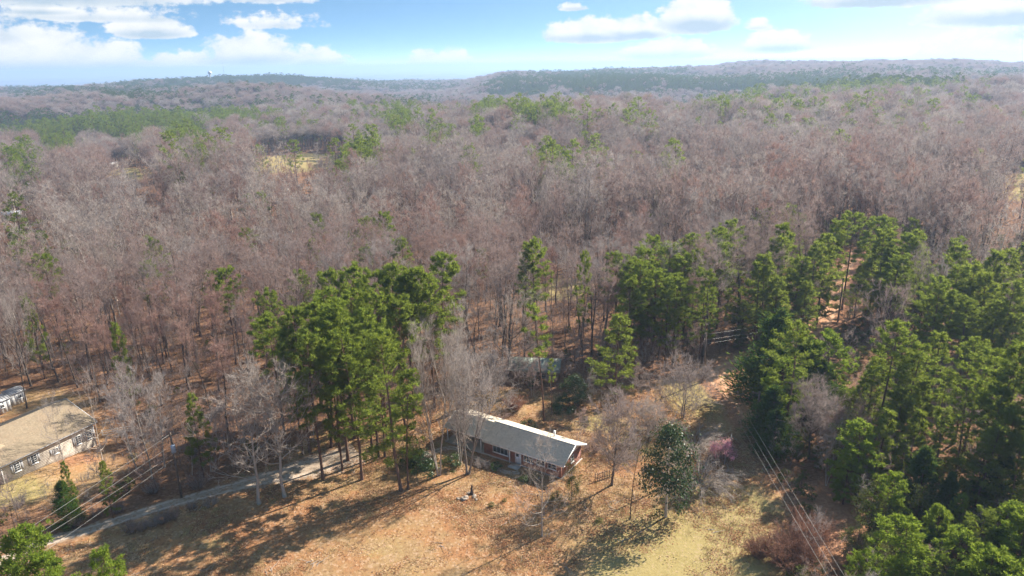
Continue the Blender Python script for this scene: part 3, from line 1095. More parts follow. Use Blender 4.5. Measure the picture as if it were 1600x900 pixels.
def joined(name, geo, mt, mc):
    (tv, tf), (cv, cf) = geo
    return mesh_np(name, np.concatenate([tv, cv]), np.concatenate([tf, cf + len(tv)]), [mt, mc],
                   np.concatenate([np.zeros(len(tf), int), np.ones(len(cf), int)]))


LIB = {}


def lib(kind):
    """list of (trunk mesh, crown mesh, height) for a kind, built once"""
    if kind in LIB:
        return LIB[kind]
    out = []
    if kind == 'pine':
        for s in range(7):
            hh = 25
            out.append((*two_mesh('pine', pine_tree(100 + s, hh, cb=[.50, .56, .44, .6, .5, .4, .54][s], cr=[3.9, 3.6, 4.3, 3.7, 3.4, 4.2, 4.5][s]), M['pine_bark'], M['pine']), hh))
    elif kind == 'full_pine':
        for s in range(3):
            hh = 25
            out.append((*two_mesh('full_pine', pine_tree(170 + s, hh, cb=[.24, .32, .28][s], cr=[4.9, 4.4, 4.6][s], nb=74, per=10, gaps=.10), M['pine_bark'], M['pine']), hh))
    elif kind == 'low_pine':
        for s in range(4):
            hh = 18
            out.append((*two_mesh('low_pine', pine_tree(130 + s, hh, cb=[.14, .2, .26, .12][s], cr=[4.6, 4.1, 4.0, 4.3][s], nb=62, shape='scruffy', trunk_r=.22, gaps=.12, per=9), M['pine_bark'], M['pine_yellow']), hh))
    elif kind == 'thin_pine':
        for s in range(3):
            hh = 22
            out.append((*two_mesh('thin_pine', pine_tree(150 + s, hh, cb=[.55, .62, .5][s], cr=[2.2, 2.5, 2.0][s], nb=26, per=6, trunk_r=.19, dead=14, gaps=.25), M['pine_bark'], M['pine']), hh))
    elif kind == 'bare':
        P = [dict(h=23, cb=.56, cr=4.2), dict(h=23, cb=.62, cr=3.6, nl=16), dict(h=23, cb=.50, cr=4.6, nl=20), dict(h=23, cb=.64, cr=3.3, nl=15, low=.5),
             dict(h=23, cb=.46, cr=4.0, nl=19, stems=2), dict(h=23, cb=.6, cr=3.8, up=.22, low=.55), dict(h=23, cb=.53, cr=4.4, wander=.07), dict(h=23, cb=.66, cr=3.4, nl=14)]
        for s, k in enumerate(P):
            out.append((*two_mesh('bare_tree', bare_tree(200 + s, trunk_r=.25, **k), M['trunk'], M['twig']), 23))
    elif kind == 'pole_bare':                  # slim young trees of a dense stand
        for s in range(4):
            out.append((*two_mesh('slim_bare_tree', bare_tree(240 + s, h=20, cb=[.55, .6, .5, .58][s], cr=[2.4, 2.1, 2.7, 2.3][s], trunk_r=.14, nl=16, nsec=4, nter=4, up=.24, low=.6), M['trunk'], M['twig_red']), 20))
    elif kind == 'small_bare':
        for s in range(4):
            out.append((*two_mesh('small_bare_tree', bare_tree(260 + s, h=10, cb=.2, cr=2.3, trunk_r=.1, nl=18, nsec=4, nter=3, ntw=6, twl=.8, up=.14, low=.4, stems=[1, 2, 1, 3][s]), M['bark_pale'], M['twig']), 10))
    elif kind == 'cedar':
        for s in range(3):
            out.append((*two_mesh('cedar', conifer_dense(300 + s), M['pine_bark'], M['cedar']), 11))
    elif kind == 'bright':
        for s in range(4):
            out.append((*two_mesh('bright_tree', pine_tree(330 + s, 14, cb=.12, cr=[3.2, 3.6, 2.9, 3.3][s], nb=70, per=8, shape='round', trunk_r=.18, L=.5, gaps=.1), M['pine_bark'], M['bright']), 14))
    elif kind == 'olive':
        for s in range(3):
            out.append((*two_mesh('olive_tree', leafy_tree(350 + s, 9, 2.6, .12, 3600, .13, 'oval', .12, 55, .2), M['pine_bark'], M['olive']), 9))
    elif kind == 'shrub':
        for s in range(3):
            out.append((*two_mesh('evergreen_shrub', leafy_tree(370 + s, 2.6, 1.9, .08, 2600, .10, 'dome', .06, 40, .3), M['pine_bark'], M['shrub']), 2.6))
    elif kind == 'brush':
        for s in range(4):
            out.append((*two_mesh('bare_shrub', brush(390 + s), M['trunk'], M['twig']), 3.0))
    elif kind == 'brush_red':
        for s in range(3):
            out.append((*two_mesh('reddish_brush', brush(400 + s, 4.2, 3.4, 120, .015, 0, 26, .8), M['trunk'], M['twig_rust']), 4.2))
    elif kind == 'arching':
        for s in range(3):
            out.append((*two_mesh('arching_shrub', brush(420 + s, 4.2, 3.0, 95, .015, .9, 26, .9), M['bark_pale'], M['twig_pale']), 4.2))
    LIB[kind] = out
    return out


def tall(x, y, z, ty):
    """height whose top is seen at row ty"""
    lo, hi = .2, 60.0
    for _ in range(40):
        m = (lo + hi) / 2
        if proj(x, y, z + m)[1] > ty:
            lo = m
        else:
            hi = m
    return lo


TREES = []                                     # (x, y, radius) of every standing tree placed so far


SIZE = {}


def true_size(t, c):
    """height and crown radius that the meshes really reach"""
    if c.name not in SIZE:
        zz_, rr_ = [], []
        for me in (t, c):
            co = np.zeros(len(me.vertices) * 3, np.float32)
            me.vertices.foreach_get('co', co)
            co = co.reshape(-1, 3)
            zz_.append(co[:, 2])
            rr_.append(np.hypot(co[:, 0], co[:, 1]))
        SIZE[c.name] = (float(np.percentile(np.concatenate(zz_), 99.3)), float(np.percentile(np.concatenate(rr_), 93)))
    return SIZE[c.name]


def plant(name, kind, x, y, z, h, label, cat='tree', group=None, var=None, wide=1.0, rz=None, crown_name='crown', trunk_name='trunk', rpx=None):
    L = lib(kind)
    t, c, hh = L[(var if var is not None else RNG.integers(0, len(L))) % len(L)]
    hh, cr_ = true_size(t, c)
    if rpx:                                    # crown radius in columns of the photograph
        dep = float(proj(x, y, z + h * .6)[2])
        wide = rpx * dep / 1100 / (cr_ * h / hh)
    e = empty(name, (x, y, z - .02), RNG.uniform(0, 6.28) if rz is None else rz)
    s = h / hh
    e.scale = (s * wide, s * wide, s)
    link(trunk_name, t, e)
    link(crown_name, c, e)
    tag(e, label, cat, group)
    TREES.append((x, y, s * wide))
    return e


def at_top(px, py, h):
    return G(px, py, h)


def at_base(bx, by, ty):
    x, y, z = G(bx, by)
    return x, y, z, tall(x, y, z, ty)


# ------------------------------------------------------------------ buildings
def brick_mat():
    m, T = new_mat('red_brick')
    tcn = T.node('ShaderNodeTexCoord')
    br = T.node('ShaderNodeTexBrick', ins={'Scale': 1.0, 'Mortar Size': .012, 'Brick Width': .23, 'Row Height': .08, 'Bias': 0.0,
                                           'Color1': (.24, .07, .05, 1), 'Color2': (.34, .11, .075, 1), 'Mortar': (.34, .27, .22, 1)})
    s = T.node('ShaderNodeSeparateXYZ', ins={0: tcn.outputs['Object']})
    cx = T.node('ShaderNodeCombineXYZ', ins={0: T.math('ADD', s.outputs[0], s.outputs[1]), 1: s.outputs[2], 2: 0.0})
    T.l.new(cx.outputs[0], br.inputs['Vector'])
    col = T.mix(T.math('MULTIPLY', T.ss(T.noise(tcn.outputs['Object'], .9, 4), .4, .7), .5), br.outputs['Color'], (.24, .07, .05))
    b = T.node('ShaderNodeBsdfPrincipled', ins={'Base Color': col, 'Roughness': .9})
    T.l.new(b.outputs[0], T.node('ShaderNodeOutputMaterial').inputs[0])
    return m


def shingle_mat(name, a, b_, c_):
    """shade of each shingle (rows and joints are geometry); blotches of weather"""
    m, T = new_mat(name)
    tcn = T.node('ShaderNodeTexCoord')
    geo = T.node('ShaderNodeNewGeometry')
    n1_ = T.noise(tcn.outputs['Object'], .35, 5, .65)
    n2_ = T.noise(tcn.outputs['Object'], 4.5, 4, .7)
    col = T.mix(T.ss(n2_, .3, .7), a, b_)
    col = T.mix(T.math('MULTIPLY', T.ss(n1_, .42, .7), .75), col, c_)
    stk = T.node('ShaderNodeMapping', ins={'Vector': tcn.outputs['Object'], 'Scale': (1.6, .25, .4)})
    col = T.mix(T.math('MULTIPLY', T.ss(T.noise(stk.outputs[0], 1.0, 5, .7), .52, .72), .55), col, tuple(v * .5 for v in c_))
    col = T.mix(T.math('MULTIPLY', T.ss(T.noise(tcn.outputs['Object'], 1.3, 6, .75), .60, .70), .6), col, (.22, .12, .06))
    col = T.mix(T.math('MULTIPLY', geo.outputs['Random Per Island'], .30), col, tuple(v * .55 for v in a))
    b = T.node('ShaderNodeBsdfPrincipled', ins={'Base Color': col, 'Roughness': .85})
    T.l.new(b.outputs[0], T.node('ShaderNodeOutputMaterial').inputs[0])
    return m


M['brick'] = brick_mat()
M['roof_grey'] = shingle_mat('grey_shingles', (.60, .525, .41), (.72, .645, .525), (.60, .515, .40))
M['roof_tan'] = shingle_mat('tan_shingles', (.27, .205, .13), (.36, .28, .185), (.32, .23, .15))
M['roof_green'] = simple_mat('green_grey_roof', (.29, .33, .27), .6, .3, .8)
M['white'] = simple_mat('white_paint', (.78, .77, .75), .55, .06, 1.5)
M['door'] = simple_mat('white_door', (.80, .79, .84), .5, .03, 1.5)
M['cream'] = simple_mat('cream_siding', (.56, .50, .42), .8, .08, .7)
M['shutter'] = simple_mat('grey_shutter', (.30, .30, .31), .7, .08, 4)
M['dark'] = simple_mat('doorway_shade', (.03, .03, .033), .9, .1, 2)
M['concrete'] = simple_mat('concrete', (.40, .37, .33), .9, .12, 1.2)
M['shed_white'] = simple_mat('shed_white', (.62, .61, .60), .6, .06, 1.0)
M['shed_roof'] = simple_mat('shed_roof', (.30, .30, .31), .5, .12, 2.0, .3)
M['wood'] = simple_mat('weathered_wood', (.21, .15, .105), .9, .3, 3)
M['pole'] = simple_mat('pole_wood', (.15, .11, .085), .9, .25, 3)
M['steel'] = simple_mat('grey_steel', (.36, .42, .50), .45, .06, 3, .3)
M['wire'] = simple_mat('bare_wire', (.50, .47, .43), .4, .05, 1, .3)
M['stone'] = simple_mat('field_stone', (.34, .28, .225), .9, .28, 2.5, bump=.5, bscale=8)
M['iron'] = simple_mat('dark_iron', (.05, .04, .04), .6, .2, 5)
_g, _T = new_mat('window_glass')
_b = _T.node('ShaderNodeBsdfPrincipled', ins={'Base Color': (.05, .06, .07, 1), 'Roughness': .08})
_T.l.new(_b.outputs[0], _T.node('ShaderNodeOutputMaterial').inputs[0])
M['glass'] = _g


def frame_axes(o, ax):
    """matrix with local X along ax (unit 2-vector), Y to its left or right so that Z is up"""
    return math.atan2(ax[1], ax[0])


def shingle_rows(mb, p0, p1, q1, q0, rows, tabs, seed, lift=.015, drop=.012):
    """courses of overlapping shingle strips on the plane p0-p1 (eave) to q0-q1 (ridge)"""
    rs = np.random.default_rng(seed)
    p0, p1, q1, q0 = map(np.array, (p0, p1, q1, q0))
    nrm = unit(np.cross(p1 - p0, q0 - p0))
    if nrm[2] < 0:
        nrm = -nrm
    V, F = [], []
    for r in range(rows):
        v0, v1 = r / rows, (r + 1.25) / rows
        v1 = min(v1, 1.0)
        off = rs.uniform(0, 1)
        xs = np.clip((np.arange(tabs + 2) - off) / tabs, 0, 1)
        for a, b in zip(xs[:-1], xs[1:]):
            if b - a < 1e-4:
                continue
            b2 = b - .012 / tabs * 4
            k = lift + rs.uniform(0, .008)
            A = (p0 * (1 - a) + p1 * a) * (1 - v0) + (q0 * (1 - a) + q1 * a) * v0 + nrm * (k + drop)
            B = (p0 * (1 - b2) + p1 * b2) * (1 - v0) + (q0 * (1 - b2) + q1 * b2) * v0 + nrm * (k + drop)
            Cc = (p0 * (1 - b2) + p1 * b2) * (1 - v1) + (q0 * (1 - b2) + q1 * b2) * v1 + nrm * k
            D = (p0 * (1 - a) + p1 * a) * (1 - v1) + (q0 * (1 - a) + q1 * a) * v1 + nrm * k
            n0 = len(V)
            V += [A, B, Cc, D, A - nrm * .02, B - nrm * .02]
            F += [(n0, n0 + 1, n0 + 2, n0 + 3), (n0 + 4, n0 + 5, n0 + 1, n0)]
    mb.add(V, F)


def slab(mb, a, b, c, d, t):
    """thick sheet over quad a-b-c-d, thickness t downward along its normal"""
    a, b, c, d = map(lambda v: np.array(v, float), (a, b, c, d))
    n = unit(np.cross(b - a, d - a))
    if n[2] < 0:
        n = -n
    mb.hexa([a - n * t, b - n * t, c - n * t, d - n * t, a, b, c, d])


def window(parent, x, z, w, h, y, panes=(2, 2), face=-1, axis='y', fr=.07, mat='white', depth=.09):
    """framed window set in a wall that faces -Y (face=-1); returns the frame part"""
    def bx(mb, x0, x1, y0, y1, z0, z1):
        if axis == 'y':
            mb.box(x0, x1, min(y0, y1), max(y0, y1), z0, z1)
        else:
            mb.box(min(y0, y1), max(y0, y1), x0, x1, z0, z1)
    f = MB()
    y0, y1 = y, y + face * depth
    bx(f, x - w / 2, x + w / 2, y0, y1, z, z + fr)
    bx(f, x - w / 2, x + w / 2, y0, y1, z + h - fr, z + h)
    bx(f, x - w / 2, x - w / 2 + fr, y0, y1, z + fr, z + h - fr)
    bx(f, x + w / 2 - fr, x + w / 2, y0, y1, z + fr, z + h - fr)
    o = f.build('window', M[mat], parent)
    s = MB()
    bx(s, x - w / 2 - .06, x + w / 2 + .06, y, y + face * (depth + .05), z - .07, z - .002)
    s.build('sill', M[mat], o)
    iw, ih = (w - 2 * fr) / panes[0], (h - 2 * fr) / panes[1]
    for i in range(panes[0]):
        for j in range(panes[1]):
            p = MB()
            xa, za = x - w / 2 + fr + i * iw, z + fr + j * ih
            bx(p, xa + .018, xa + iw - .018, y + face * .012, y + face * .03, za + .018, za + ih - .018)
            p.build('pane', M['glass'], o)
    for i in range(1, panes[0]):
        mm = MB()
        xa = x - w / 2 + fr + i * iw
        bx(mm, xa - .018, xa + .018, y + face * .01, y + face * .06, z + fr, z + h - fr)
        mm.build('muntin', M[mat], o)
    for j in range(1, panes[1]):
        mm = MB()
        za = z + fr + j * ih
        bx(mm, x - w / 2 + fr, x + w / 2 - fr, y + face * .01, y + face * .055, za - .018, za + .018)
        mm.build('muntin', M[mat], o)
    return o


# --- the brick ranch house.  Local X runs along the front from its right end, local Y towards the back
HX = np.array([-.8407, .5415])
fx, fy = 7.0, 92.2
_v = np.array([-11.9, 104.4]) - np.array([7.0, 92.2])
HX = _v / np.linalg.norm(_v)
LEN = float(np.linalg.norm(_v))
hz0 = float(hgt(-2, 100)) + .05
# X' = to the left along the front, Y' = towards the back; use local x = -X' so that the frame stays right handed
house = empty('brick_house', (fx, fy, hz0), math.atan2(-HX[1], -HX[0]))
tag(house, 'long low red brick ranch house with pale grey shingled gable roof', 'house')
DEP = 7.6
OV = .55


def hx(a, b):            # distance from the right end -> local x interval
    return -b, -a


mainL = 14.5
w = MB()
x0, x1 = hx(.35, mainL)
y0, y1 = OV, DEP - OV
w.box(x0, x1, y0, y0 + .2, 0, 2.55)
w.box(x0, x1, y1 - .2, y1, 0, 2.55)
w.box(x1 - .2, x1, y0 + .2, y1 - .2, 0, 2.55)
w.box(x0, x0 + .2, y0 + .2, y1 - .2, 0, 2.55)
x0, x1 = hx(mainL, LEN - .4)
w.box(x0, x1, y1 - .202, y1 - .002, 0, 2.55)
w.box(x0, x0 + .2, DEP * .5, y1 - .202, 0, 2.55)
w.build('wall', M['brick'], house)
b = MB()
b.box(*hx(.15, LEN - .2), OV - .2, DEP - OV + .2, -.5, .04)
b.build('foundation', M['concrete'], house)
RZ, EZ = 4.25, 2.62
ym = DEP / 2
# gable triangle at the right end: white boards, shaded vent
gbl = MB()
for k in range(9):
    za, zb = 2.56 + k * .17, 2.56 + k * .17 + .155
    def half(z): return max(.02, (DEP / 2 - OV) * (1 - (z - 2.56) / (RZ - 2.56 - .12)))
    ha, hb = half(za), half(zb)
    if ha <= .05:
        continue
    g_ = MB()
    xx0, xx1 = hx(.36, .56)
    g_.hexa([(xx0, ym - ha, za), (xx1 + .02, ym - ha, za), (xx1 + .02, ym + ha, za), (xx0, ym + ha, za), (xx0, ym - hb, zb), (xx1, ym - hb, zb), (xx1, ym + hb, zb), (xx0, ym + hb, zb)])
    g_.build('gable_board', M['white'], house)
vt = MB()
vt.box(-.36, -.30, ym - .5, ym + .5, 2.9, 3.5)
vt.build('gable_vent', M['shutter'], house)
# roof: sheathing slabs, shingle courses, fascia, rake boards, ridge cap
rf = MB()
xr0, xr1 = hx(-.35, mainL)
slab(rf, (xr0, 0, EZ), (xr1, 0, EZ), (xr1, ym, RZ), (xr0, ym, RZ), .12)
slab(rf, (xr0, ym + .001, RZ), (xr1, ym + .001, RZ), (xr1, DEP, EZ), (xr0, DEP, EZ), .12)
xl0, xl1 = hx(mainL + .002, LEN)
slab(rf, (xl0, .5, EZ - .02), (xl1, .5, EZ - .02), (xl1, ym, RZ - .20), (xl0, ym, RZ - .20), .12)
slab(rf, (xl0, ym + .001, RZ - .20), (xl1, ym + .001, RZ - .20), (xl1, DEP, EZ - .02), (xl0, DEP, EZ - .02), .12)
roof = rf.build('roof', M['roof_grey'], house)
for k, (a, b_, z0_, z1_, yy) in enumerate(((xr0, xr1, EZ, RZ, 0), (xl0, xl1, EZ - .02, RZ - .20, .5))):
    for side in (0, 1):
        sh = MB()
        if side == 0:
            shingle_rows(sh, (a, yy - .03, z0_ - .012), (b_, yy - .03, z0_ - .012), (b_, ym, z1_), (a, ym, z1_), 22, 46 if k == 0 else 26, 10 + k)
        else:
            shingle_rows(sh, (b_, DEP + .03, z0_ - .012), (a, DEP + .03, z0_ - .012), (a, ym, z1_), (b_, ym, z1_), 22, 46 if k == 0 else 26, 20 + k)
        tag(sh.build('shingles', M['roof_grey'], roof), kind='stuff')
cap = MB()
for i in range(40):
    xa = xr0 + (xr1 - xr0) * i / 40
    xb = xr0 + (xr1 - xr0) * (i + 1.1) / 40
    xb = min(xb, xr1)
    cap.hexa([(xa, ym - .16, RZ - .05 + .012 * (i % 2)), (xb, ym - .16, RZ - .05), (xb, ym + .16, RZ - .05), (xa, ym + .16, RZ - .05 + .012 * (i % 2)),
              (xa, ym - .03, RZ + .06), (xb, ym - .03, RZ + .045), (xb, ym + .03, RZ + .045), (xa, ym + .03, RZ + .06)])
tag(cap.build('ridge_cap', M['shutter'], roof), kind='stuff')
fa = MB()
fa.box(xr0, xr1, -.06, -.032, EZ - .24, EZ - .03)
fa.box(xr0, xr1, DEP + .032, DEP + .06, EZ - .24, EZ - .03)
fa.box(xl0, xl1, .44, .468, EZ - .24, EZ - .05)
fa.build('fascia', M['white'], house)
for xe in (xr1 + .001, xl0 - .05):
    rk = MB()
    yy, ze = (0, EZ) if xe > -1 else (.5, EZ - .02)
    zr = RZ if xe > -1 else RZ - .2
    rk.hexa([(xe, yy, ze - .2), (xe + .05, yy, ze - .2), (xe + .05, ym, zr - .2), (xe, ym, zr - .2), (xe, yy, ze + .05), (xe + .05, yy, ze + .05), (xe + .05, ym, zr + .05), (xe, ym, zr + .05)])
    rk.hexa([(xe, ym + .001, zr - .2), (xe + .05, ym + .001, zr - .2), (xe + .05, DEP, ze - .2), (xe, DEP, ze - .2), (xe, ym + .001, zr + .05), (xe + .05, ym + .001, zr + .05), (xe + .05, DEP, ze + .05), (xe, DEP, ze + .05)])
    rk.build('rake_board', M['white'], house)
sf = MB()
sf.box(xr0, xr1, -.03, OV - .002, EZ - .30, EZ - .25)
sf.build('soffit', M['white'], house)
# openings along the front
for (xc, wd, hh_, zz_, pn) in ((11.3, 2.9, 1.35, .85, (4, 1)), (6.1, 1.7, 1.2, 1.0, (2, 2)), (3.9, 1.5, 1.1, 1.1, (2, 2)), (1.9, 1.5, 1.1, 1.1, (2, 2))):
    window(house, -xc, zz_, wd, hh_, OV, pn)
dr = MB()
dr.box(-8.55, -7.65, OV - .06, OV - .001, .06, 2.1)
door = dr.build('door', M['door'], house)
dh = MB()
dh.box(-8.45, -8.38, OV - .12, OV - .061, 1.0, 1.12)
dh.build('door_handle', M['iron'], door)
dl = MB()
dl.box(-8.35, -7.85, OV - .072, OV - .061, 1.35, 1.85)
dl.build('door_light', M['glass'], door)
st = MB()
st.box(-9.0, -7.2, -1.0, OV - .002, -.2, .10)
st.build('door_step', M['concrete'], house)
for xc in (9.35, 7.3, 15.2, 18.6, 22.0):
    po = MB()
    yy = .08 if xc < 14 else .62
    po.box(-xc - .07, -xc + .07, yy, yy + .14, 0, EZ - .302)
    po.build('porch_post', M['white'], house)
window(house, 4.0, 1.0, 1.0, 1.2, -.35, (1, 2), 1, axis='x')
# vent pipe on the back slope
vp = MB()
vp.box(-4.48, -4.22, DEP - 2.13, DEP - 1.87, 2.9, 4.45)
chim = vp.build('chimney', M['white'], house)
vc = MB()
vc.box(-4.52, -4.18, DEP - 2.17, DEP - 1.83, 4.451, 4.52)
vc.build('chimney_cap', M['white'], chim)
# low hedge of flower bed edging by the front wall is planted further down

# --- the cream house at the left edge.  local X along the front from its far right corner towards the near left
A_ = np.array(G(148, 660, 3.2 + .0)[:2])
B_ = np.array(G(5, 728, 3.2)[:2])
d_ = (B_ - A_) / np.linalg.norm(B_ - A_)
A_ = np.array([-71.1, 107.3])
d_ = np.array([-6.4, -13.4]) / math.hypot(6.4, 13.4)
bk = np.array([-d_[1], d_[0]])
if bk[0] > 0:
    bk = -bk
cream = empty('cream_house', (A_[0], A_[1], 0.0), math.atan2(-bk[1] * 0 + d_[1], d_[0]))
# local x = d_ ; local y = left of d_
sgn = 1 if np.dot(bk, np.array([-d_[1], d_[0]])) > 0 else -1
tag(cream, 'cream sided house with tan shingled roof at the left edge', 'house')
CL, CD, CE, CRZ = 18.5, 14.6, 3.2, 6.0


def cb_(y):
    return y * sgn


def cbox(mb, xa, xb, ya, yb, za, zb):
    ya, yb = sorted((cb_(ya), cb_(yb)))
    mb.box(xa, xb, ya, yb, za, zb)


# siding in lapped courses, each a board
lapm = None
for k in range(22):
    za = -2.4 + k * .252
    zb = za + .25
    if za > CE - .25:
        break
    bd = MB()
    lo = -2.4 if za < 0 else 0
    # the foot of the wall follows the falling ground: the lower courses stop where soil covers them
    xe = 15.0 if za >= -.2 else max(1.5, 15.0 * (1 - (-.2 - za) / 2.2) * .85)
    cbox(bd, .25, xe, .45 - .02, .60, za, zb)
    bd.build('siding_board', M['cream'], cream)
cw = MB()
cbox(cw, .25, .45, .602, CD - .4, -2.4, CE - .03)
cbox(cw, 14.8, 15.0, .602, CD - .4, -.5, CE - .03)
cbox(cw, .452, 14.798, CD - .6, CD - .4, -2.4, CE - .03)
cw.build('wall', M['cream'], cream)
for xc in (.18, 15.0):
    cp = MB()
    cbox(cp, xc, xc + .12, .38, .58, -2.4 if xc < 1 else -.4, CE - .08)
    cp.build('corner_board', M['white'], cream)
cr_ = MB()
slab(cr_, (-.35, cb_(0), CE), (CL + 6, cb_(0), CE), (CL + 6, cb_(CD / 2), CRZ), (-.35, cb_(CD / 2), CRZ), .14)
slab(cr_, (-.35, cb_(CD / 2 + .001), CRZ), (CL + 6, cb_(CD / 2 + .001), CRZ), (CL + 6, cb_(CD), CE), (-.35, cb_(CD), CE), .14)
croof = cr_.build('roof', M['roof_tan'], cream)
for side in (0, 1):
    sh = MB()
    ye = -.03 if side == 0 else CD + .03
    shingle_rows(sh, (-.35, cb_(ye), CE - .012), (CL + 6, cb_(ye), CE - .012), (CL + 6, cb_(CD / 2), CRZ), (-.35, cb_(CD / 2), CRZ), 40, 60, 40 + side)
    tag(sh.build('shingles', M['roof_tan'], croof), kind='stuff')
gt = MB()
cbox(gt, -.33, CL + 6, -.12, -.035, CE - .16, CE - .03)
gt.build('gutter', M['shutter'], cream)
rb = MB()
for (ya, za, yb, zb) in ((0, CE, CD / 2, CRZ), (CD, CE, CD / 2, CRZ)):
    P_ = [(-.42, cb_(ya), za - .22), (-.352, cb_(ya), za - .22), (-.352, cb_(yb), zb - .22), (-.42, cb_(yb), zb - .22),
          (-.42, cb_(ya), za + .05), (-.352, cb_(ya), za + .05), (-.352, cb_(yb), zb + .05), (-.42, cb_(yb), zb + .05)]
    rb.hexa(P_)
rb.build('rake_board', M['white'], cream)
gw = MB()
gw.add([(.25, cb_(.6), CE - .03), (.25, cb_(CD - .4), CE - .03), (.25, cb_(CD / 2), CRZ - .2), (.40, cb_(.6), CE - .03), (.40, cb_(CD - .4), CE - .03), (.40, cb_(CD / 2), CRZ - .2)],
       [(0, 1, 2), (3, 5, 4), (0, 3, 4, 1), (1, 4, 5, 2), (2, 5, 3, 0)])
gw.build('gable_wall', M['cream'], cream)
# dormer roof breaking out of the front slope near the left edge of the photograph


def on_roof(x, y):
    return CE + (CRZ - CE) * y / (CD / 2)


dm = MB()
tipx = 12.3
T0 = (tipx, cb_(3.4), on_roof(0, 3.4) + .06)
Aa = (14.2, cb_(7.0), on_roof(0, 7.0) + .06)
Ll = (17.5, cb_(2.0), on_roof(0, 2.0) + .06)
Pp = (18.5, cb_(5.6), CRZ + 1.2)
low_ = lambda p: (p[0], p[1], p[2] - .4)
dm.add([T0, Aa, Ll, Pp, low_(T0), low_(Aa), low_(Ll)], [(0, 3, 1), (0, 2, 3), (0, 1, 5, 4), (0, 4, 6, 2), (1, 3, 2, 6, 5), (4, 5, 6)])
dm.build('dormer', M['roof_tan'], cream)
for xc, zz_ in ((1.15, .55), (3.1, .55), (6.9, .85), (10.3, .95), (12.9, 1.0)):
    wd = window(cream, xc, zz_, 1.0 if xc != 6.9 else .9, 1.55 if xc != 6.9 else 1.0, cb_(.43), (2, 4), -sgn)
    for s_ in (-1, 1):
        sh = MB()
        cbox(sh, xc + s_ * .75 - .19, xc + s_ * .75 + .19, .40, .428, zz_ - .02, zz_ + (1.57 if xc != 6.9 else 1.02))
        sh.build('shutter', M['shutter'], cream)
pd = MB()
cbox(pd, 15.3, 16.4, 1.9, 2.0, 0, 2.3)
pd.build('door', M['steel'], cream)
bw = MB()
cbox(bw, 15.02, CL + 5.5, 2.002, 2.2, -.4, CE - .03)
bw.build('porch_wall', M['cream'], cream)

# white rail fence at the far corner of the cream house
fe = empty('rail_fence', (A_[0] - 1.0, A_[1] + 2.8, float(hgt(A_[0], A_[1] + 2.8))), math.radians(20))
tag(fe, 'short white rail fence beside the far corner of the cream house', 'fence')
for k in range(3):
    p = MB()
    p.box(k * 2.4 - .06, k * 2.4 + .06, -.06, .06, -.3, 1.35)
    p.build('post', M['white'], fe)
for zz_ in (.45, .85, 1.25):
    p = MB()
    p.box(-.1, 4.95, -.105, -.062, zz_ - .07, zz_ + .07)
    p.build('rail', M['white'], fe)


# --- two white sheds
def shed(x, y, rz, wid, dep, ht, label):
    z = float(hgt(x, y))
    s = empty('shed', (x, y, z), rz)
    tag(s, label, 'shed', 'white garden sheds')
    n = 0
    for k in range(int(wid / .6)):
        xa = -wid / 2 + k * wid / int(wid / .6)
        p = MB()
        p.box(xa + .01, xa + wid / int(wid / .6) - .01, -dep / 2, -dep / 2 + .06, .1, ht)
        p.build('wall_panel', M['shed_white'], s)
    p = MB()
    p.box(-wid / 2, wid / 2, dep / 2 - .06, dep / 2, .1, ht)
    p.box(-wid / 2, -wid / 2 + .06, -dep / 2 + .062, dep / 2 - .062, .1, ht)
    p.box(wid / 2 - .06, wid / 2, -dep / 2 + .062, dep / 2 - .062, .1, ht)
    p.build('wall', M['shed_white'], s)
    p = MB()
    p.box(-wid / 2 + .05, wid / 2 - .05, -dep / 2 + .08, dep / 2 - .08, -.3, .099)
    p.build('floor_slab', M['concrete'], s)
    r = MB()
    rz_ = ht + dep * .16
    slab(r, (-wid / 2 - .2, -dep / 2 - .2, ht + .02), (wid / 2 + .2, -dep / 2 - .2, ht + .02), (wid / 2 + .2, 0, rz_), (-wid / 2 - .2, 0, rz_), .05)
    slab(r, (-wid / 2 - .2, .001, rz_), (wid / 2 + .2, .001, rz_), (wid / 2 + .2, dep / 2 + .2, ht + .02), (-wid / 2 - .2, dep / 2 + .2, ht + .02), .05)
    roof_ = r.build('roof', M['shed_roof'], s)
    for k in range(8):
        xa = -wid / 2 + wid * k / 7
        q = MB()
        q.hexa([(xa - .03, -dep / 2 - .2, ht + .03), (xa + .03, -dep / 2 - .2, ht + .03), (xa + .03, 0, rz_ + .01), (xa - .03, 0, rz_ + .01),
                (xa - .03, -dep / 2 - .2, ht + .07), (xa + .03, -dep / 2 - .2, ht + .07), (xa + .03, 0, rz_ + .05), (xa - .03, 0, rz_ + .05)])
        q.build('roof_rib', M['shed_roof'], roof_)
    g_ = MB()
    for xe in (-wid / 2 + .03, wid / 2 - .03):
        g_.add([(xe - .03, -dep / 2, ht), (xe - .03, dep / 2, ht), (xe - .03, 0, rz_ - .04), (xe + .03, -dep / 2, ht), (xe + .03, dep / 2, ht), (xe + .03, 0, rz_ - .04)],
               [(0, 2, 1), (3, 4, 5), (0, 1, 4, 3), (1, 2, 5, 4), (2, 0, 3, 5)])
    g_.build('gable', M['shed_white'], s)
    d = MB()
    d.box(wid / 2 + .002, wid / 2 + .05, -.75, .05, .12, 2.0)
    d.build('door', M['dark'], s)  # near-black panel on the wall, painting the shade of an open doorway
    window(s, .2, 1.15, .7, .7, -dep / 2 - .002, (2, 1))
    return s


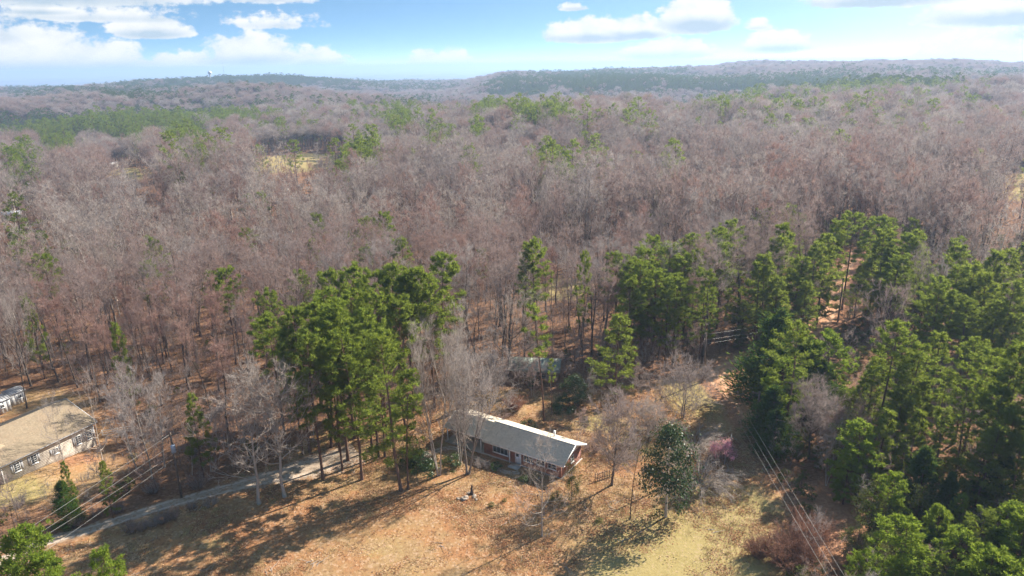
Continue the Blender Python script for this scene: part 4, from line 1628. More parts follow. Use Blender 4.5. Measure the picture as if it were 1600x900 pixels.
_a = math.atan2(d_[1], d_[0])
sx, sy, _ = G(6, 646)
shed(sx - 1.6, sy + .6, math.radians(62), 3.4, 3.4, 2.5, 'nearer white shed with grey roof behind the cream house')
sx, sy, _ = G(26, 633)
shed(sx - 1.0, sy + 1.2, math.radians(62), 2.6, 3.0, 2.4, 'farther white shed standing against its twin under the trees')

# --- green roofed house half hidden behind the brick house
gx, gy, gz = G(838, 600)
gh = empty('green_roofed_house', (gx, gy + 4, gz), math.radians(-8))
tag(gh, 'small house with pale green grey roof half hidden by trees behind the brick house', 'house')
p = MB()
p.box(-4.6, 4.6, -2.8, -2.6, 0, 2.5)
p.box(-4.6, 4.6, 2.6, 2.8, 0, 2.5)
p.box(-4.6, -4.4, -2.599, 2.599, 0, 2.5)
p.box(4.4, 4.6, -2.599, 2.599, 0, 2.5)
p.build('wall', M['wood'], gh)
p = MB()
slab(p, (-5.2, -3.5, 2.4), (5.2, -3.5, 2.4), (5.2, 0, 3.9), (-5.2, 0, 3.9), .1)
slab(p, (-5.2, .001, 3.9), (5.2, .001, 3.9), (5.2, 3.5, 2.4), (-5.2, 3.5, 2.4), .1)
r_ = p.build('roof', M['roof_green'], gh)
for k in range(18):
    xa = -5.1 + k * .6
    q = MB()
    q.hexa([(xa - .025, -3.5, 2.41), (xa + .025, -3.5, 2.41), (xa + .025, 0, 3.91), (xa - .025, 0, 3.91), (xa - .025, -3.5, 2.46), (xa + .025, -3.5, 2.46), (xa + .025, 0, 3.96), (xa - .025, 0, 3.96)])
    q.build('roof_seam', M['roof_green'], r_)
window(gh, -2.2, .9, 1.2, 1.1, -2.802, (2, 2))
window(gh, 2.0, .9, 1.2, 1.1, -2.802, (2, 2))
p = MB()
p.box(-.5, .4, -2.86, -2.802, .05, 2.05)
p.build('door', M['door'], gh)

# --- far buildings seen between the trunks
for (px, py, wd, label) in ((172, 262, 12, 'tiny pale roofed house at the edge of the far meadow'), (22, 343, 9, 'pale house front among bare trunks at the left edge')):
    x, y, z = G(px, py)
    f = empty('distant_house', (x, y, z), math.radians(15))
    tag(f, label, 'house')
    p = MB()
    p.box(-wd / 2, wd / 2, -3, 3, -.5, 2.7)
    p.build('wall', M['cream'], f)
    p = MB()
    slab(p, (-wd / 2 - .4, -3.5, 2.7), (wd / 2 + .4, -3.5, 2.7), (wd / 2 + .4, 0, 4.5), (-wd / 2 - .4, 0, 4.5), .1)
    slab(p, (-wd / 2 - .4, .001, 4.5), (wd / 2 + .4, .001, 4.5), (wd / 2 + .4, 3.5, 2.7), (-wd / 2 - .4, 3.5, 2.7), .1)
    p.build('roof', M['white'], f)
    for k in (-.28, .28):
        window(f, k * wd, .9, 1.3, 1.2, -3.002, (2, 1))

# --- water tower and mast on the far ridge
x, y = 2500 * math.sin(px_az(332)), 2500 * math.cos(px_az(332))
z = float(hgt(x, y))
ztop = CAM_H + 2500 * px_el(332, 110.5)
wt = empty('water_tower', (x, y, z))
tag(wt, 'white ball topped water tower on the far wooded ridge', 'water tower')
p = MB()
n = 12
for i in range(n + 1):
    pass
prof = [(0, 0)]
R_ = 6.0
bm = bmesh.new()
bmesh.ops.create_uvsphere(bm, u_segments=20, v_segments=12, radius=R_)
bmesh.ops.scale(bm, vec=(1, 1, .9), verts=bm.verts)
bmesh.ops.translate(bm, vec=(0, 0, ztop - z - R_ * .9), verts=bm.verts)
me = bpy.data.meshes.new('tank')
bm.to_mesh(me)
bm.free()
me.materials.append(M['white'])
for f in me.polygons:
    f.use_smooth = True
link('tank', me, wt)
p = MB()
p.tube([(0, 0, -1), (0, 0, 2), (0, 0, ztop - z - 3 * R_ * .9 + 2), (0, 0, ztop - z - R_ * 1.3)], [4.5, 2.2, 1.8, 4.2], 14)
p.build('stem', M['white'], wt, True)
x, y = 3000 * math.sin(px_az(354)), 3000 * math.cos(px_az(354))
z = float(hgt(x, y))
ztop = CAM_H + 3000 * px_el(354, 94)
ms = empty('radio_mast', (x, y, z))
tag(ms, 'thin grey radio mast on the skyline right of the water tower', 'mast')
p = MB()
for k in range(3):
    a = k * 2.094
    p.tube([(1.1 * math.cos(a), 1.1 * math.sin(a), -1), (.5 * math.cos(a), .5 * math.sin(a), ztop - z)], [.22, .16], 4)
p.build('mast_leg', M['steel'], ms)
p = MB()
for k in range(24):
    zz_ = 2 + (ztop - z - 4) * k / 24
    r1, r2 = 1.1 - .6 * k / 24, 1.1 - .6 * (k + 1) / 24
    for j in range(3):
        a, b2 = j * 2.094, (j + 1) * 2.094
        p.tube([(r1 * math.cos(a), r1 * math.sin(a), zz_), (r2 * math.cos(b2), r2 * math.sin(b2), zz_ + (ztop - z) / 24)], .09, 3)
tag(p.build('lattice', M['steel'], ms), kind='stuff')


# ------------------------------------------------------------------ power lines
def utility_pole(x, y, h, label, rz, can=False, arms=1):
    z = float(hgt(x, y))
    e = empty('utility_pole', (x, y, z), rz)
    tag(e, label, 'utility pole', 'power line poles')
    p = MB()
    p.tube([(0, 0, -.5), (0, 0, h * .5), (0, 0, h)], [.19, .165, .13], 8)
    p.build('shaft', M['pole'], e, True)
    for k in range(arms):
        p = MB()
        zz_ = h - .5 - k * 1.1
        p.box(-1.1, 1.1, .135, .235, zz_ - .06, zz_ + .06)
        p.build('crossarm', M['pole'], e)
    for xx in (-1.0, 0, 1.0):
        p = MB()
        p.tube([(xx, .18, h - .44), (xx, .18, h - .30), (xx, .18, h - .22)], [.05, .07, .03], 6)
        p.build('insulator', M['stone'], e)
    if can:
        p = MB()
        p.tube([(0, -.42, h - 3.0), (0, -.42, h - 2.95), (0, -.42, h - 1.85), (0, -.42, h - 1.78)], [.27, .32, .32, .22], 10)
        t = p.build('transformer', M['steel'], e, True)
        for s_ in (-.12, .12):
            q = MB()
            q.tube([(s_, -.42, h - 1.78), (s_, -.42, h - 1.5)], [.05, .03], 6)
            q.build('bushing', M['stone'], t)
    return e


def wire(a, b_, sag, label, group, r=.03):
    n = 22
    t = np.linspace(0, 1, n)
    P = np.outer(1 - t, a) + np.outer(t, b_)
    P[:, 2] -= sag * 4 * t * (1 - t)
    p = MB()
    p.tube(P, r, 4)
    o = p.build('power_wire', M['wire'])
    return tag(o, label, 'wire', group)


x, y, z = G(284, 778)
hp = tall(x, y, z, 676)
utility_pole(x, y, hp, 'dark wooden pole with blue grey transformer beside the gravel drive', math.radians(35), True)
for (px, py, qx, qy, zz_, lab) in ((276, 678, 46, 822, 8.6, 'uppermost of the pale wires crossing the lower left woods'), (279, 695, 60, 831, 7.6, 'second pale wire from the top over the lower left woods'),
                                   (279, 709, 67, 836, 6.9, 'third pale wire from the top over the lower left woods'), (280, 716, 108, 832, 5.6, 'lowest faint wire of the bundle over the lower left woods')):
    hh_ = tall(x, y, z, py)
    a = np.array([x, y, z + hh_])
    d = ray(qx, qy)
    b2 = np.array([0, 0, CAM_H]) + d * ((zz_ - CAM_H) / d[2])
    wire(a, a + (b2 - a) * 1.6, .0 + .25, lab, 'wires over the lower left woods', .017)
ax_, ay_, az_ = G(1098, 596)
hp = tall(ax_, ay_, az_, 520)
utility_pole(ax_, ay_, hp, 'slim pole at the edge of the woods left of the dirt track bend', math.radians(75), arms=2)
ex, ey, ez = G(1352, 560)
utility_pole(ex + 4, ey + 22, 11.0, 'far wooden pole among pines beside the orange clearing', math.radians(75))
for (py, qx, qy, lab) in ((522, 1345, 478, 'top wire from the slim pole across to the orange clearing'), (531, 1340, 487, 'middle wire from the slim pole across to the orange clearing'), (537, 1335, 491, 'bottom bright wire from the slim pole across to the clearing')):
    a = np.array([ax_, ay_, az_ + tall(ax_, ay_, az_, py)])
    d = ray(qx, qy)
    ty = (ey + 22) / d[1]
    wire(a, np.array([0, 0, CAM_H]) + d * ty, .5, lab, 'wires over the dirt track', .009)
px_, py_, pz_ = G(1160, 702)
utility_pole(px_ + 3.2, py_ + 3.5, 8.6, 'shaded pole where the grassy lane meets the dark conifers', math.radians(-20))
for k, (qx, qy, rx_, ry_, lab) in enumerate(((1248, 780, 1172, 657, 'rightmost wire running down toward the lower right corner'), (1236, 778, 1166, 664, 'middle wire running down toward the lower right corner'), (1228, 784, 1160, 668, 'leftmost wire running down toward the lower right corner'))):
    d = ray(rx_, ry_)
    a = np.array([0, 0, CAM_H]) + d * ((py_ + 1) / d[1])
    d = ray(qx, qy)
    b2 = np.array([0, 0, CAM_H]) + d * ((8.2 - CAM_H) / d[2])
    wire(a, a + (b2 - a) * 2.4, .3, lab, 'wires over the grassy lane', .014)


# ------------------------------------------------------------------ trees that can be told apart
GR_A = 'pines of the grove left of the brick house'
LB_A = 'tall bright green pine in the dense grove left of the brick house'
for (px, py, h, v, wd) in ((515, 424, 26, 0, .95), (556, 414, 26, 1, .85), (583, 421, 26, 6, .85), (612, 414, 27, 0, .9), (650, 413, 27, 3, .85), (497, 456, 25, 2, .95),
                           (458, 481, 25, 6, .85), (522, 490, 25, 0, .9), (543, 452, 25, 5, .85), (563, 479, 25, 2, .85), (633, 428, 26, 1, .9), (588, 455, 25, 6, .85), (620, 466, 24, 3, .9),
                           (480, 520, 24, 5, .9), (545, 520, 24, 2, .95), (575, 505, 23, 1, .95), (668, 425, 26, 5, .9), (450, 512, 22, 11, .7), (515, 530, 22, 12, .75), (585, 505, 23, 10, .72)):
    x, y, z = at_top(px, py, h)
    plant('pine_tree', 'full_pine' if v > 9 else 'pine', x, y, z, h, LB_A, 'pine', GR_A, v - 10 if v > 9 else v, wd)
x, y, z = at_top(686, 399, 27.5)
plant('pine_tree', 'pine', x, y, z, 27.5, 'tallest pine with a rounded cap at the right end of the grove', 'pine', None, 4, 1.0)
x, y, z, h = at_base(627, 766, 517)
plant('pine_tree', 'full_pine', x, y, z, h, 'big bright green pine standing alone in front of the grove by the drive', 'pine', None, 0, 1.05)
x, y, z, h = at_base(636, 765, 575)
plant('pine_tree', 'thin_pine', x + .2, y, z, h, 'slimmer pine trunk touching the big front pine by the drive', 'pine', None, 0, .9)
for bx_, by_, ty, lab in ((518, 699, 470, 'pine at the gravel pad, leftmost trunk of three'), (531, 705, 462, 'pine at the gravel pad, middle and nearest trunk of three'), (553, 686, 470, 'pine at the gravel pad, rightmost trunk of three')):
    x, y, z, h = at_base(bx_, by_, ty)
    plant('pine_tree', 'pine', x, y, z, min(h, 26), lab, 'pine', None, 1 if bx_ != 531 else 3, .85)
for px, py, h, v, wd, lab in ((838, 374, 26, 0, .9, 'pine with blue green crown above the bare oak right of centre'), (818, 398, 23, 4, .8, 'shorter dark pine leaning against its taller neighbour right of centre'),
                              (912, 392, 25, 5, .45, 'narrow wispy pine among dark bare trunks behind the lane'),):
    x, y, z = at_top(px, py, h)
    plant('pine_tree', 'pine', x, y, z, h, lab, 'pine', None, v, wd)
x, y, z, h = at_base(850, 657, 476)
plant('pine_tree', 'thin_pine', x, y, z, h, 'lone slender pine with sparse crown behind the brick house', 'pine', None, 0, .95)
x, y, z, h = at_base(861, 650, 560)
plant('pine_tree', 'thin_pine', x, y, z, h, 'short dark pine pole beside the lone slender pine', 'pine', None, 1, .6)
x, y, z, h = at_base(962, 628, 492)
plant('pine_tree', 'low_pine', x, y, z, h, 'broad yellow green pine with branches almost to the ground in mid picture', 'pine', None, 0, 1.15)
GR_B = 'pines of the cluster right of centre'
for px, py, h, v, wd in ((1030, 369, 26, 0, .95), (1018, 386, 26, 3, .95), (1047, 379, 26, 2, 1.0), (967, 395, 25, 4, .9), (990, 399, 25, 1, .95), (1067, 398, 25, 6, 1.0), (1027, 421, 24, 2, 1.1),
                         (1087, 392, 25, 5, .95), (1103, 420, 24, 2, .9), (1010, 407, 25, 0, 1.0), (1060, 430, 23, 6, 1.0), (985, 430, 23, 5, .9), (1045, 455, 20, 2, .95)):
    h = h - 3.6
    x, y, z = at_top(px, py, h)
    plant('pine_tree', 'full_pine' if v in (0, 2, 5) else 'pine', x, y, z, h, 'tall green pine in the dense cluster right of centre', 'pine', GR_B, v, wd * 1.1)
GR_C = 'evergreens either side of the orange clearing'
for px, py, h, k in ((1120, 356, 24, 'pine'), (1147, 346, 24, 'pine'), (1077, 366, 24, 'pine'), (1233, 352, 24, 'low_pine'), (1220, 370, 22, 'low_pine'), (1200, 399, 21, 'low_pine'), (1293, 366, 22, 'low_pine'), (1310, 346, 22, 'low_pine'),
                     (1336, 331, 25, 'pine'), (1380, 339, 24, 'pine'), (1391, 359, 23, 'low_pine'), (1433, 360, 22, 'low_pine'), (1415, 366, 22, 'pine'), (1190, 408, 20, 'low_pine'), (1277, 380, 21, 'low_pine'), (1215, 432, 17, 'low_pine'),
                     (1503, 382, 22, 'low_pine'), (1547, 392, 22, 'low_pine'), (1580, 390, 21, 'low_pine'), (1500, 416, 21, 'low_pine'), (1527, 412, 21, 'low_pine'), (1470, 430, 21, 'pine'), (1550, 430, 20, 'low_pine'), (1584, 437, 20, 'low_pine'),
                     (1346, 416, 13, 'low_pine'), (1387, 410, 14, 'low_pine'), (1130, 385, 20, 'low_pine'), (1250, 400, 19, 'low_pine'), (1262, 440, 14, 'low_pine'), (1400, 395, 20, 'pine'), (1490, 455, 18, 'pine'),
                     (1560, 470, 17, 'low_pine'), (1520, 470, 17, 'pine'), (1620, 420, 20, 'low_pine'), (1595, 490, 15, 'low_pine')):
    x, y, z = at_top(px, py, h)
    plant('pine_tree', k, x, y, z, h, 'green pine in the mixed woods around the orange clearing', 'pine', GR_C, None, RNG.uniform(1.0, 1.22) if k == 'pine' else RNG.uniform(.98, 1.18))
for px, py, h, k, v, wd, lab in (
        (1218, 486, 18, 'cedar', 0, 1.30, 'large dark green conical cedar at the dirt track bend'),
        (1264, 531, 13.5, 'cedar', 1, 1.5, 'smaller dark cedar hugging the right side of the large one'),
        (1226, 548, 12, 'cedar', 2, 1.4, 'dark low cedar at the left foot of the large one'),
        (1222, 558, 13, 'bright', 1, 1.15, 'pale green bushy pine in front of the dark cedars'),
        (1305, 523, 15, 'bright', 1, 1.15, 'fresh green dense young pine right of the dark cedars'),
        (1212, 606, 10, 'cedar', 1, 1.45, 'dark cedar shading the grassy lane'),
        (1215, 640, 8, 'cedar', 2, 1.5, 'broad dark cedar nearest the grassy lane above the wires'),
        (1290, 565, 10, 'cedar', 0, 1.6, 'dark green low evergreen under the fresh green young pine')):
    x, y, z = at_top(px, py, h)
    plant('cedar_tree' if k == 'cedar' else 'pine_tree', k, x, y, z, h, lab, 'cedar' if k == 'cedar' else 'pine', None, v, wd)
x, y, z, h = at_base(1404, 709, 532)
plant('pine_tree', 'pine', x, y, z, h, 'tall flat topped pine with a clear trunk, nearest of the right hand woods', 'pine', None, 2, 1.1)
x, y, z, h = at_base(1491, 692, 529)
plant('pine_tree', 'pine', x, y, z, h, 'rounded tall pine with a curved bare trunk in the right hand woods', 'pine', None, 5, 1.15)
x, y, z, h = at_base(1462, 690, 588)
plant('pine_tree', 'thin_pine', x, y, z, h, 'slender dark pine between two tall rounded pines on the right', 'pine', None, 1, 1.2)
GR_D = 'evergreens filling the right hand woods'
for px, py, h, k, wd in ((1397, 501, 22, 'pine', 1.0), (1582, 536, 23, 'pine', 1.15), (1598, 575, 20, 'pine', 1.1), (1355, 664, 12, 'bright', 1.2), (1450, 700, 11, 'cedar', 1.1), (1475, 788, 9, 'bright', .95), (1427, 808, 12, 'bright', 1.15),
                     (1507, 774, 8, 'bright', .85), (1585, 788, 12, 'bright', 1.1), (1553, 852, 11, 'bright', 1.15), (1610, 800, 13, 'bright', 1.1), (1370, 752, 8, 'olive', .9), (1573, 715, 10, 'cedar', 1.3), (1410, 610, 13, 'low_pine', 1.0),
                     (1345, 590, 11, 'low_pine', .95), (1520, 600, 16, 'pine', .9), (1560, 610, 17, 'pine', 1.1), (1440, 590, 14, 'low_pine', .9), (1385, 780, 7, 'olive', 1.0), (1345, 815, 6, 'olive', 1.0), (1530, 700, 9, 'olive', 1.1),
                     (1600, 690, 14, 'pine', 1.15), (1380, 855, 6, 'olive', 1.1), (1440, 760, 8, 'olive', 1.0), (1485, 880, 7, 'olive', 1.2), (1620, 620, 19, 'pine', 1.1), (1490, 740, 9, 'cedar', .9), (1415, 690, 9, 'low_pine', .8), (1320, 610, 8, 'olive', 1.0),
                     (1330, 700, 9, 'bright', 1.0), (1400, 740, 10, 'bright', 1.0), (1440, 850, 9, 'bright', 1.1), (1540, 800, 11, 'pine', 1.0), (1500, 830, 10, 'bright', 1.1), (1400, 880, 8, 'bright', 1.1), (1590, 880, 10, 'bright', 1.2),
                     (1480, 640, 14, 'low_pine', 1.0), (1550, 660, 15, 'low_pine', 1.0), (1590, 640, 16, 'pine', 1.1), (1380, 640, 13, 'low_pine', 1.0), (1430, 640, 12, 'low_pine', 1.0), (1330, 650, 10, 'olive', 1.0), (1370, 560, 15, 'low_pine', 1.0), (1430, 550, 17, 'low_pine', .9),
                     (1540, 540, 19, 'pine', 1.1), (1470, 520, 17, 'low_pine', 1.0), (1390, 820, 7, 'olive', 1.1), (1460, 830, 7, 'cedar', 1.0), (1520, 890, 8, 'bright', 1.1), (1570, 830, 9, 'cedar', 1.0), (1345, 870, 6, 'bright', 1.0),
                     (1650, 560, 22, 'pine', 1.1), (1660, 660, 18, 'pine', 1.1), (1680, 760, 15, 'bright', 1.2), (1700, 700, 20, 'pine', 1.1), (1740, 800, 20, 'pine', 1.1), (1640, 870, 14, 'bright', 1.2)):
    x, y, z = at_top(px, py, h)
    nm = {'pine': 'pine_tree', 'bright': 'pine_tree', 'low_pine': 'pine_tree', 'cedar': 'cedar_tree', 'olive': 'evergreen_tree'}[k]
    lab = {'pine': 'tall green pine crowding the right edge woods', 'bright': 'bright green dense young pine in the lower right woods', 'low_pine': 'yellowish bushy pine under the tall pines on the right',
           'cedar': 'dark green dense cedar in the lower right woods', 'olive': 'olive green leafy small tree in the lower right understory'}[k]
    plant(nm, k, x, y, z, h, lab, {'cedar': 'cedar', 'olive': 'tree'}.get(k, 'pine'), GR_D + ' (' + lab.split(' ')[0] + ')', None, wd)
# lower left corner and the strip between the drive and the cream house
for px, py, h, k, v, wd, lab in (
        (18, 822, 16, 'bright', 0, .8, 'bright yellow green treetop cut by the left edge near the bottom'),
        (148, 858, 14, 'bright', 1, .65, 'bright green treetop at the bottom edge below the drive mouth'),
        (60, 870, 13, 'bright', 2, .9, 'bright green treetop in the bottom left corner'),
        (93, 752, 7, 'cedar', 0, .95, 'dark conical cedar in front of the cream house'),
        (158, 722, 9, 'low_pine', 3, .62, 'young yellow green pine right of the dark conical cedar'),
        (100, 722, 9, 'low_pine', 2, .5, 'slim young pine directly behind the dark conical cedar'),
        (297, 618, 14, 'low_pine', 1, .7, 'small hazy green pine among bare trees behind the transformer pole'),
        (178, 505, 18, 'low_pine', 0, .5, 'thin yellow green evergreen within the bare woods at far left'),
        (40, 462, 18, 'low_pine', 1, .6, 'faded green evergreen at the left edge within bare woods')):
    x, y, z = at_top(px, py, h)
    plant('cedar_tree' if k == 'cedar' else 'pine_tree', k, x, y, z, h, lab, 'cedar' if k == 'cedar' else 'pine', None, v, wd)
# magnolia
MAG = two_mesh('magnolia', leafy_tree(500, 12, 4.3, .06, 5200, .20, 'oval', .2, 70, .15, .5), M['bark_pale'], M['magnolia'])
LIB['magnolia'] = [(*MAG, 12)]
x, y, z, h = at_base(1040, 808, 662)
plant('magnolia_tree', 'magnolia', x, y, z, h, 'glossy dark leaved magnolia with tan leaf undersides on the lawn', 'magnolia', None, 0, .78)
x, y, z, h = at_base(898, 632, 588)
plant('magnolia_tree', 'magnolia', x, y, z, h, 'smaller glinting magnolia in shade behind the brick house', 'magnolia', None, 0, 1.5)
x, y, z, h = at_base(893, 782, 716)
plant('holly_tree', 'olive', x, y, z, h, 'upright olive green holly at the brick house corner', 'holly', None, 0, .62)

# single leafless trees of the yard, each its own shape
YT = {
    'lean': (bare_tree(601, h=21, cb=.24, cr=6.6, trunk_r=.27, nl=20, nsec=5, nter=3, ntw=6, low=.32, up=.12, wander=.05, tw=.026, twl=1.2), M['bark_pale'], M['twig_pale']),
    'wide': (bare_tree(602, h=21, cb=.30, cr=7.2, trunk_r=.33, nl=26, nsec=6, nter=4, ntw=8, low=.45, up=.12, stems=1, tw=.024, twl=1.2), M['bark_pale'], M['twig_pale']),
    'multi': (bare_tree(603, h=22, cb=.22, cr=5.6, trunk_r=.42, nl=34, nsec=5, nter=4, ntw=6, tw=.022, low=.75, up=.15, stems=3), M['trunk'], M['twig']),
    'slender': (bare_tree(604, h=23, cb=.3, cr=3.3, trunk_r=.30, nl=28, nsec=4, nter=4, ntw=6, tw=.022, low=.85, up=.16, stems=3), M['bark_pale'], M['twig_pale']),
    'whorl': (bare_tree(605, h=15, cb=.13, cr=4.6, trunk_r=.17, nl=22, nsec=5, nter=2, ntw=5, low=.05, up=.06, wander=.02), M['bark_pale'], M['twig_pale']),
    'round': (bare_tree(606, h=14, cb=.26, cr=5.2, trunk_r=.26, nl=28, nsec=6, nter=5, ntw=8, low=.42, up=.12, tw=.022), M['trunk'], M['twig']),
    'stub': (bare_tree(607, h=17, cb=.15, cr=2.6, trunk_r=.17, nl=22, nsec=2, nter=1, ntw=3, low=.1, up=.03, wander=.06), M['bark_dark'], M['twig']),
    'grey_dome': (bare_tree(608, h=14, cb=.22, cr=6.2, trunk_r=.3, nl=26, nsec=6, nter=5, ntw=8, low=.45, up=.10, stems=2, tw=.022), M['trunk'], M['twig']),
    'oak': (bare_tree(609, h=21, cb=.30, cr=8.4, trunk_r=.4, nl=24, nsec=6, nter=4, ntw=7, low=.25, up=.10, wander=.08), M['trunk'], M['twig_pale']),
    'crape': (bare_tree(610, h=8, cb=.10, cr=5.6, trunk_r=.16, nl=30, nsec=5, nter=4, ntw=7, low=.5, up=.06, stems=4, twl=.8, tw=.02), M['trunk'], M['twig']),
    'snag': (bare_tree(611, h=13, cb=.45, cr=4.6, trunk_r=.28, nl=9, nsec=2, nter=0, ntw=0, low=.2, up=.05, wander=.05), M['bark_white'], M['bark_white']),
}
for k, (g_, mt, mc) in YT.items():
    hh_ = {'lean': 21, 'wide': 21, 'multi': 22, 'slender': 23, 'whorl': 15, 'round': 14, 'stub': 17, 'grey_dome': 14, 'oak': 21, 'crape': 8, 'snag': 13}[k]
    LIB['y_' + k] = [(*two_mesh(k + '_tree', g_, mt, mc), hh_)]
YARDTREES = [
    (405, 787, 582, 'lean', 1.0, 'pale bare tree beside the drive with one long limb reaching left', 4.2, 70),
    (445, 776, 566, 'wide', 1.05, 'large pale bare tree with a broad fan crown at the drive edge', 0.4, 78),
    (731, 741, 545, 'multi', .82, 'forked bare tree with several upright stems before the brick house', 1.0, 44),
    (686, 743, 500, 'slender', .95, 'slender pale bare tree left of the forked one before the brick house', 2.0, 36),
    (719, 726, 560, 'slender', .62, 'thin pale bare tree tucked behind the forked one by the brick house', 4.0, 26),
    (847, 838, 672, 'whorl', .9, 'small bare tree with level white limbs in front of the brick house', 0.8, 46),
    (956, 758, 608, 'round', .98, 'round headed bare tree with pinkish twigs right of the brick house', 0.3, 48),
    (985, 811, 672, 'stub', .9, 'dark thin bare tree with short stubby limbs on the lawn', 0.0, 22),
    (757, 668, 522, 'grey_dome', 1.0, 'dense grey domed bare tree rising behind the left end of the brick house', 1.2, 52),
    (793, 590, 449, 'oak', .95, 'spreading bare oak at the wood edge in the middle of the picture', 2.2, 58),
    (700, 650, 478, 'slender', 1.05, 'silvery bare tree beside the right flank of the pine grove', 5.0, 38),
    (1068, 655, 562, 'crape', 1.05, 'wide pinkish bare tree on the grass below the dirt track bend', 0.7, 60),
    (1015, 690, 620, 'crape', .6, 'small pinkish bare tree between the round headed one and the magnolia', 2.7, 30),
    (1040, 760, 618, 'snag', .9, 'dead white barked tree with broken limbs behind the magnolia', 1.0, 34),
    (1264, 716, 588, 'round', .62, 'pale bare tree standing before dark cedars above the right hand wires', 3.0, 42),
    (1310, 716, 634, 'grey_dome', .62, 'grey tangled bare tree in the shade right of the pale one', 3.3, 46),
    (104, 738, 612, 'whorl', .62, 'thin pale bare tree in front of the middle of the cream house', 2.0, 28),
    (160, 718, 572, 'whorl', .55, 'pale straight bare tree at the far corner of the cream house', 1.0, 28),
    (42, 638, 436, 'oak', .55, 'stout dark trunked bare tree beside the white sheds', 1.7, 32),
]
for bx_, by_, ty, k, wd, lab, rz, rpx_ in YARDTREES:
    x, y, z, h = at_base(bx_, by_, ty)
    plant('bare_tree', 'y_' + k, x, y, z, h, lab, 'tree', None, 0, wd, rz, rpx=rpx_)
# young bare trees between the drive and the woods
for bx_, by_, ty, w_ in ((215, 735, 600, .9), (237, 748, 560, .8), (258, 730, 590, .8), (200, 690, 575, .9), (330, 735, 640, 1.0), (355, 700, 600, 1.0), (300, 742, 655, .9), (490, 690, 600, 1),
                         (1290, 760, 660, 1.0), (1275, 690, 600, .9), (1340, 700, 610, .9), (1240, 640, 560, .8), (600, 660, 560, .8), (905, 700, 640, .8), (1000, 620, 560, .9), (925, 640, 575, .8), (808, 612, 560, 1.1), (832, 618, 555, 1.0), (862, 612, 565, 1.1), (780, 625, 570, 1.0)):
    x, y, z, h = at_base(bx_, by_, ty)
    plant('bare_tree', 'small_bare', x, y, z, h, 'young pale bare sapling at the fringe of the yard', 'tree', 'young bare saplings round the yard', None, w_)

# shrubs
for px, py, h, k, w_, lab, cat, grp in (
        (658, 735, 3.6, 'shrub', 1.15, 'dark glossy evergreen shrub behind the big front pine', 'shrub', None),
        (640, 722, 2.6, 'shrub', 1.2, 'dark green spreading shrub left of the glossy evergreen one', 'shrub', None),
        (704, 730, 2.2, 'shrub', 1.0, 'green shrub at the left corner of the brick house front', 'shrub', None),
        (826, 672, 2.0, 'shrub', 1.2, 'low green shrub behind the roof ridge of the brick house', 'shrub', None),
        (845, 690, 1.8, 'brush_red', .8, 'reddish low shrub by the white chimney pipe', 'shrub', None),
        (752, 730, 1.5, 'brush', 1.2, 'tan straggly bush before the left windows of the brick house', 'shrub', None),
        (775, 732, 1.1, 'shrub', 1.2, 'clipped green bush under the wide front window', 'shrub', None),
        (818, 752, 1.0, 'shrub', 1.0, 'small green bush beside the white front door', 'shrub', None),
        (870, 782, 1.6, 'olive', 1.9, 'olive yellow hedge near the front right corner of the brick house', 'hedge', None),
        (768, 792, .8, 'olive', 2.2, 'low olive yellow weeds on the lawn right of the pale stones', 'weeds', None),
        (788, 784, .6, 'olive', 2.2, 'smaller olive yellow weeds beside the larger patch on the lawn', 'weeds', None),
        (936, 816, .7, 'olive', 2.6, 'mossy olive weeds on the lawn left of the dark thin tree', 'weeds', None),
        (832, 596, 2.6, 'shrub', 1.4, 'dark shrub beside the green roofed house', 'shrub', None),
        (880, 640, 2.4, 'shrub', 1.5, 'dark shrub under the smaller magnolia', 'shrub', None),
        (925, 705, 2.2, 'brush', 1.4, 'brown thicket in shade behind the brick house', 'shrub', None),
        (1085, 698, 2.9, 'arching', 1.1, 'upper arching bare shrub left of the pink blossom', 'shrub', None),
        (1092, 758, 3.0, 'arching', 1.1, 'lower arching bare shrub between the magnolia and the lane', 'shrub', None),
        (770, 668, 3.0, 'brush', 1.4, 'greyish brush behind the left end of the brick house roof', 'shrub', None),
        (805, 640, 3.0, 'brush_red', 1.0, 'pinkish brush pile behind the brick house', 'shrub', None),
        (1235, 885, 4.6, 'brush_red', 1.2, 'large reddish brown thicket at the bottom right of the lawn', 'shrub', None),
        (1185, 870, 2.8, 'brush_red', .9, 'small reddish thicket left of the large one at the bottom', 'shrub', None),
        (1265, 850, 4.2, 'brush_red', 1.0, 'reddish brown thicket behind the large one under the wires', 'shrub', None)):
    x, y, z = G(px, py)
    plant('hedge' if cat == 'hedge' else 'shrub', k, x, y, z, h, lab, cat, grp, None, w_ if k != 'brush_red' else w_, crown_name='foliage' if k in ('shrub', 'olive') else 'twigs', trunk_name='stems')
for px, py in ((205, 832), (222, 828), (240, 822), (256, 816), (270, 812), (300, 795), (330, 790), (185, 800), (120, 822), (150, 806), (90, 790), (30, 790), (240, 770), (310, 762)):
    x, y, z = G(px, py)
    plant('shrub', 'brush', x, y, z, RNG.uniform(1.2, 2.4), 'low bare twiggy bush along the gravel drive', 'shrub', 'twiggy bushes along the drive', None, 1.0, crown_name='twigs', trunk_name='stems')
# pink blossoming shrub
PK = leafy_tree(520, 4.2, 2.1, .25, 3400, .10, 'oval', .06, 42, .2)
LIB['pink'] = [(*two_mesh('pink_shrub', PK, M['bark_pale'], M['pink']), 4.2)]
x, y, z = G(1128, 722)
plant('flowering_shrub', 'pink', x, y, z, 4.0, 'pink blossoming shrub at the edge of the shaded lane', 'shrub', None, 0, 1.0, crown_name='blossom', trunk_name='stems')
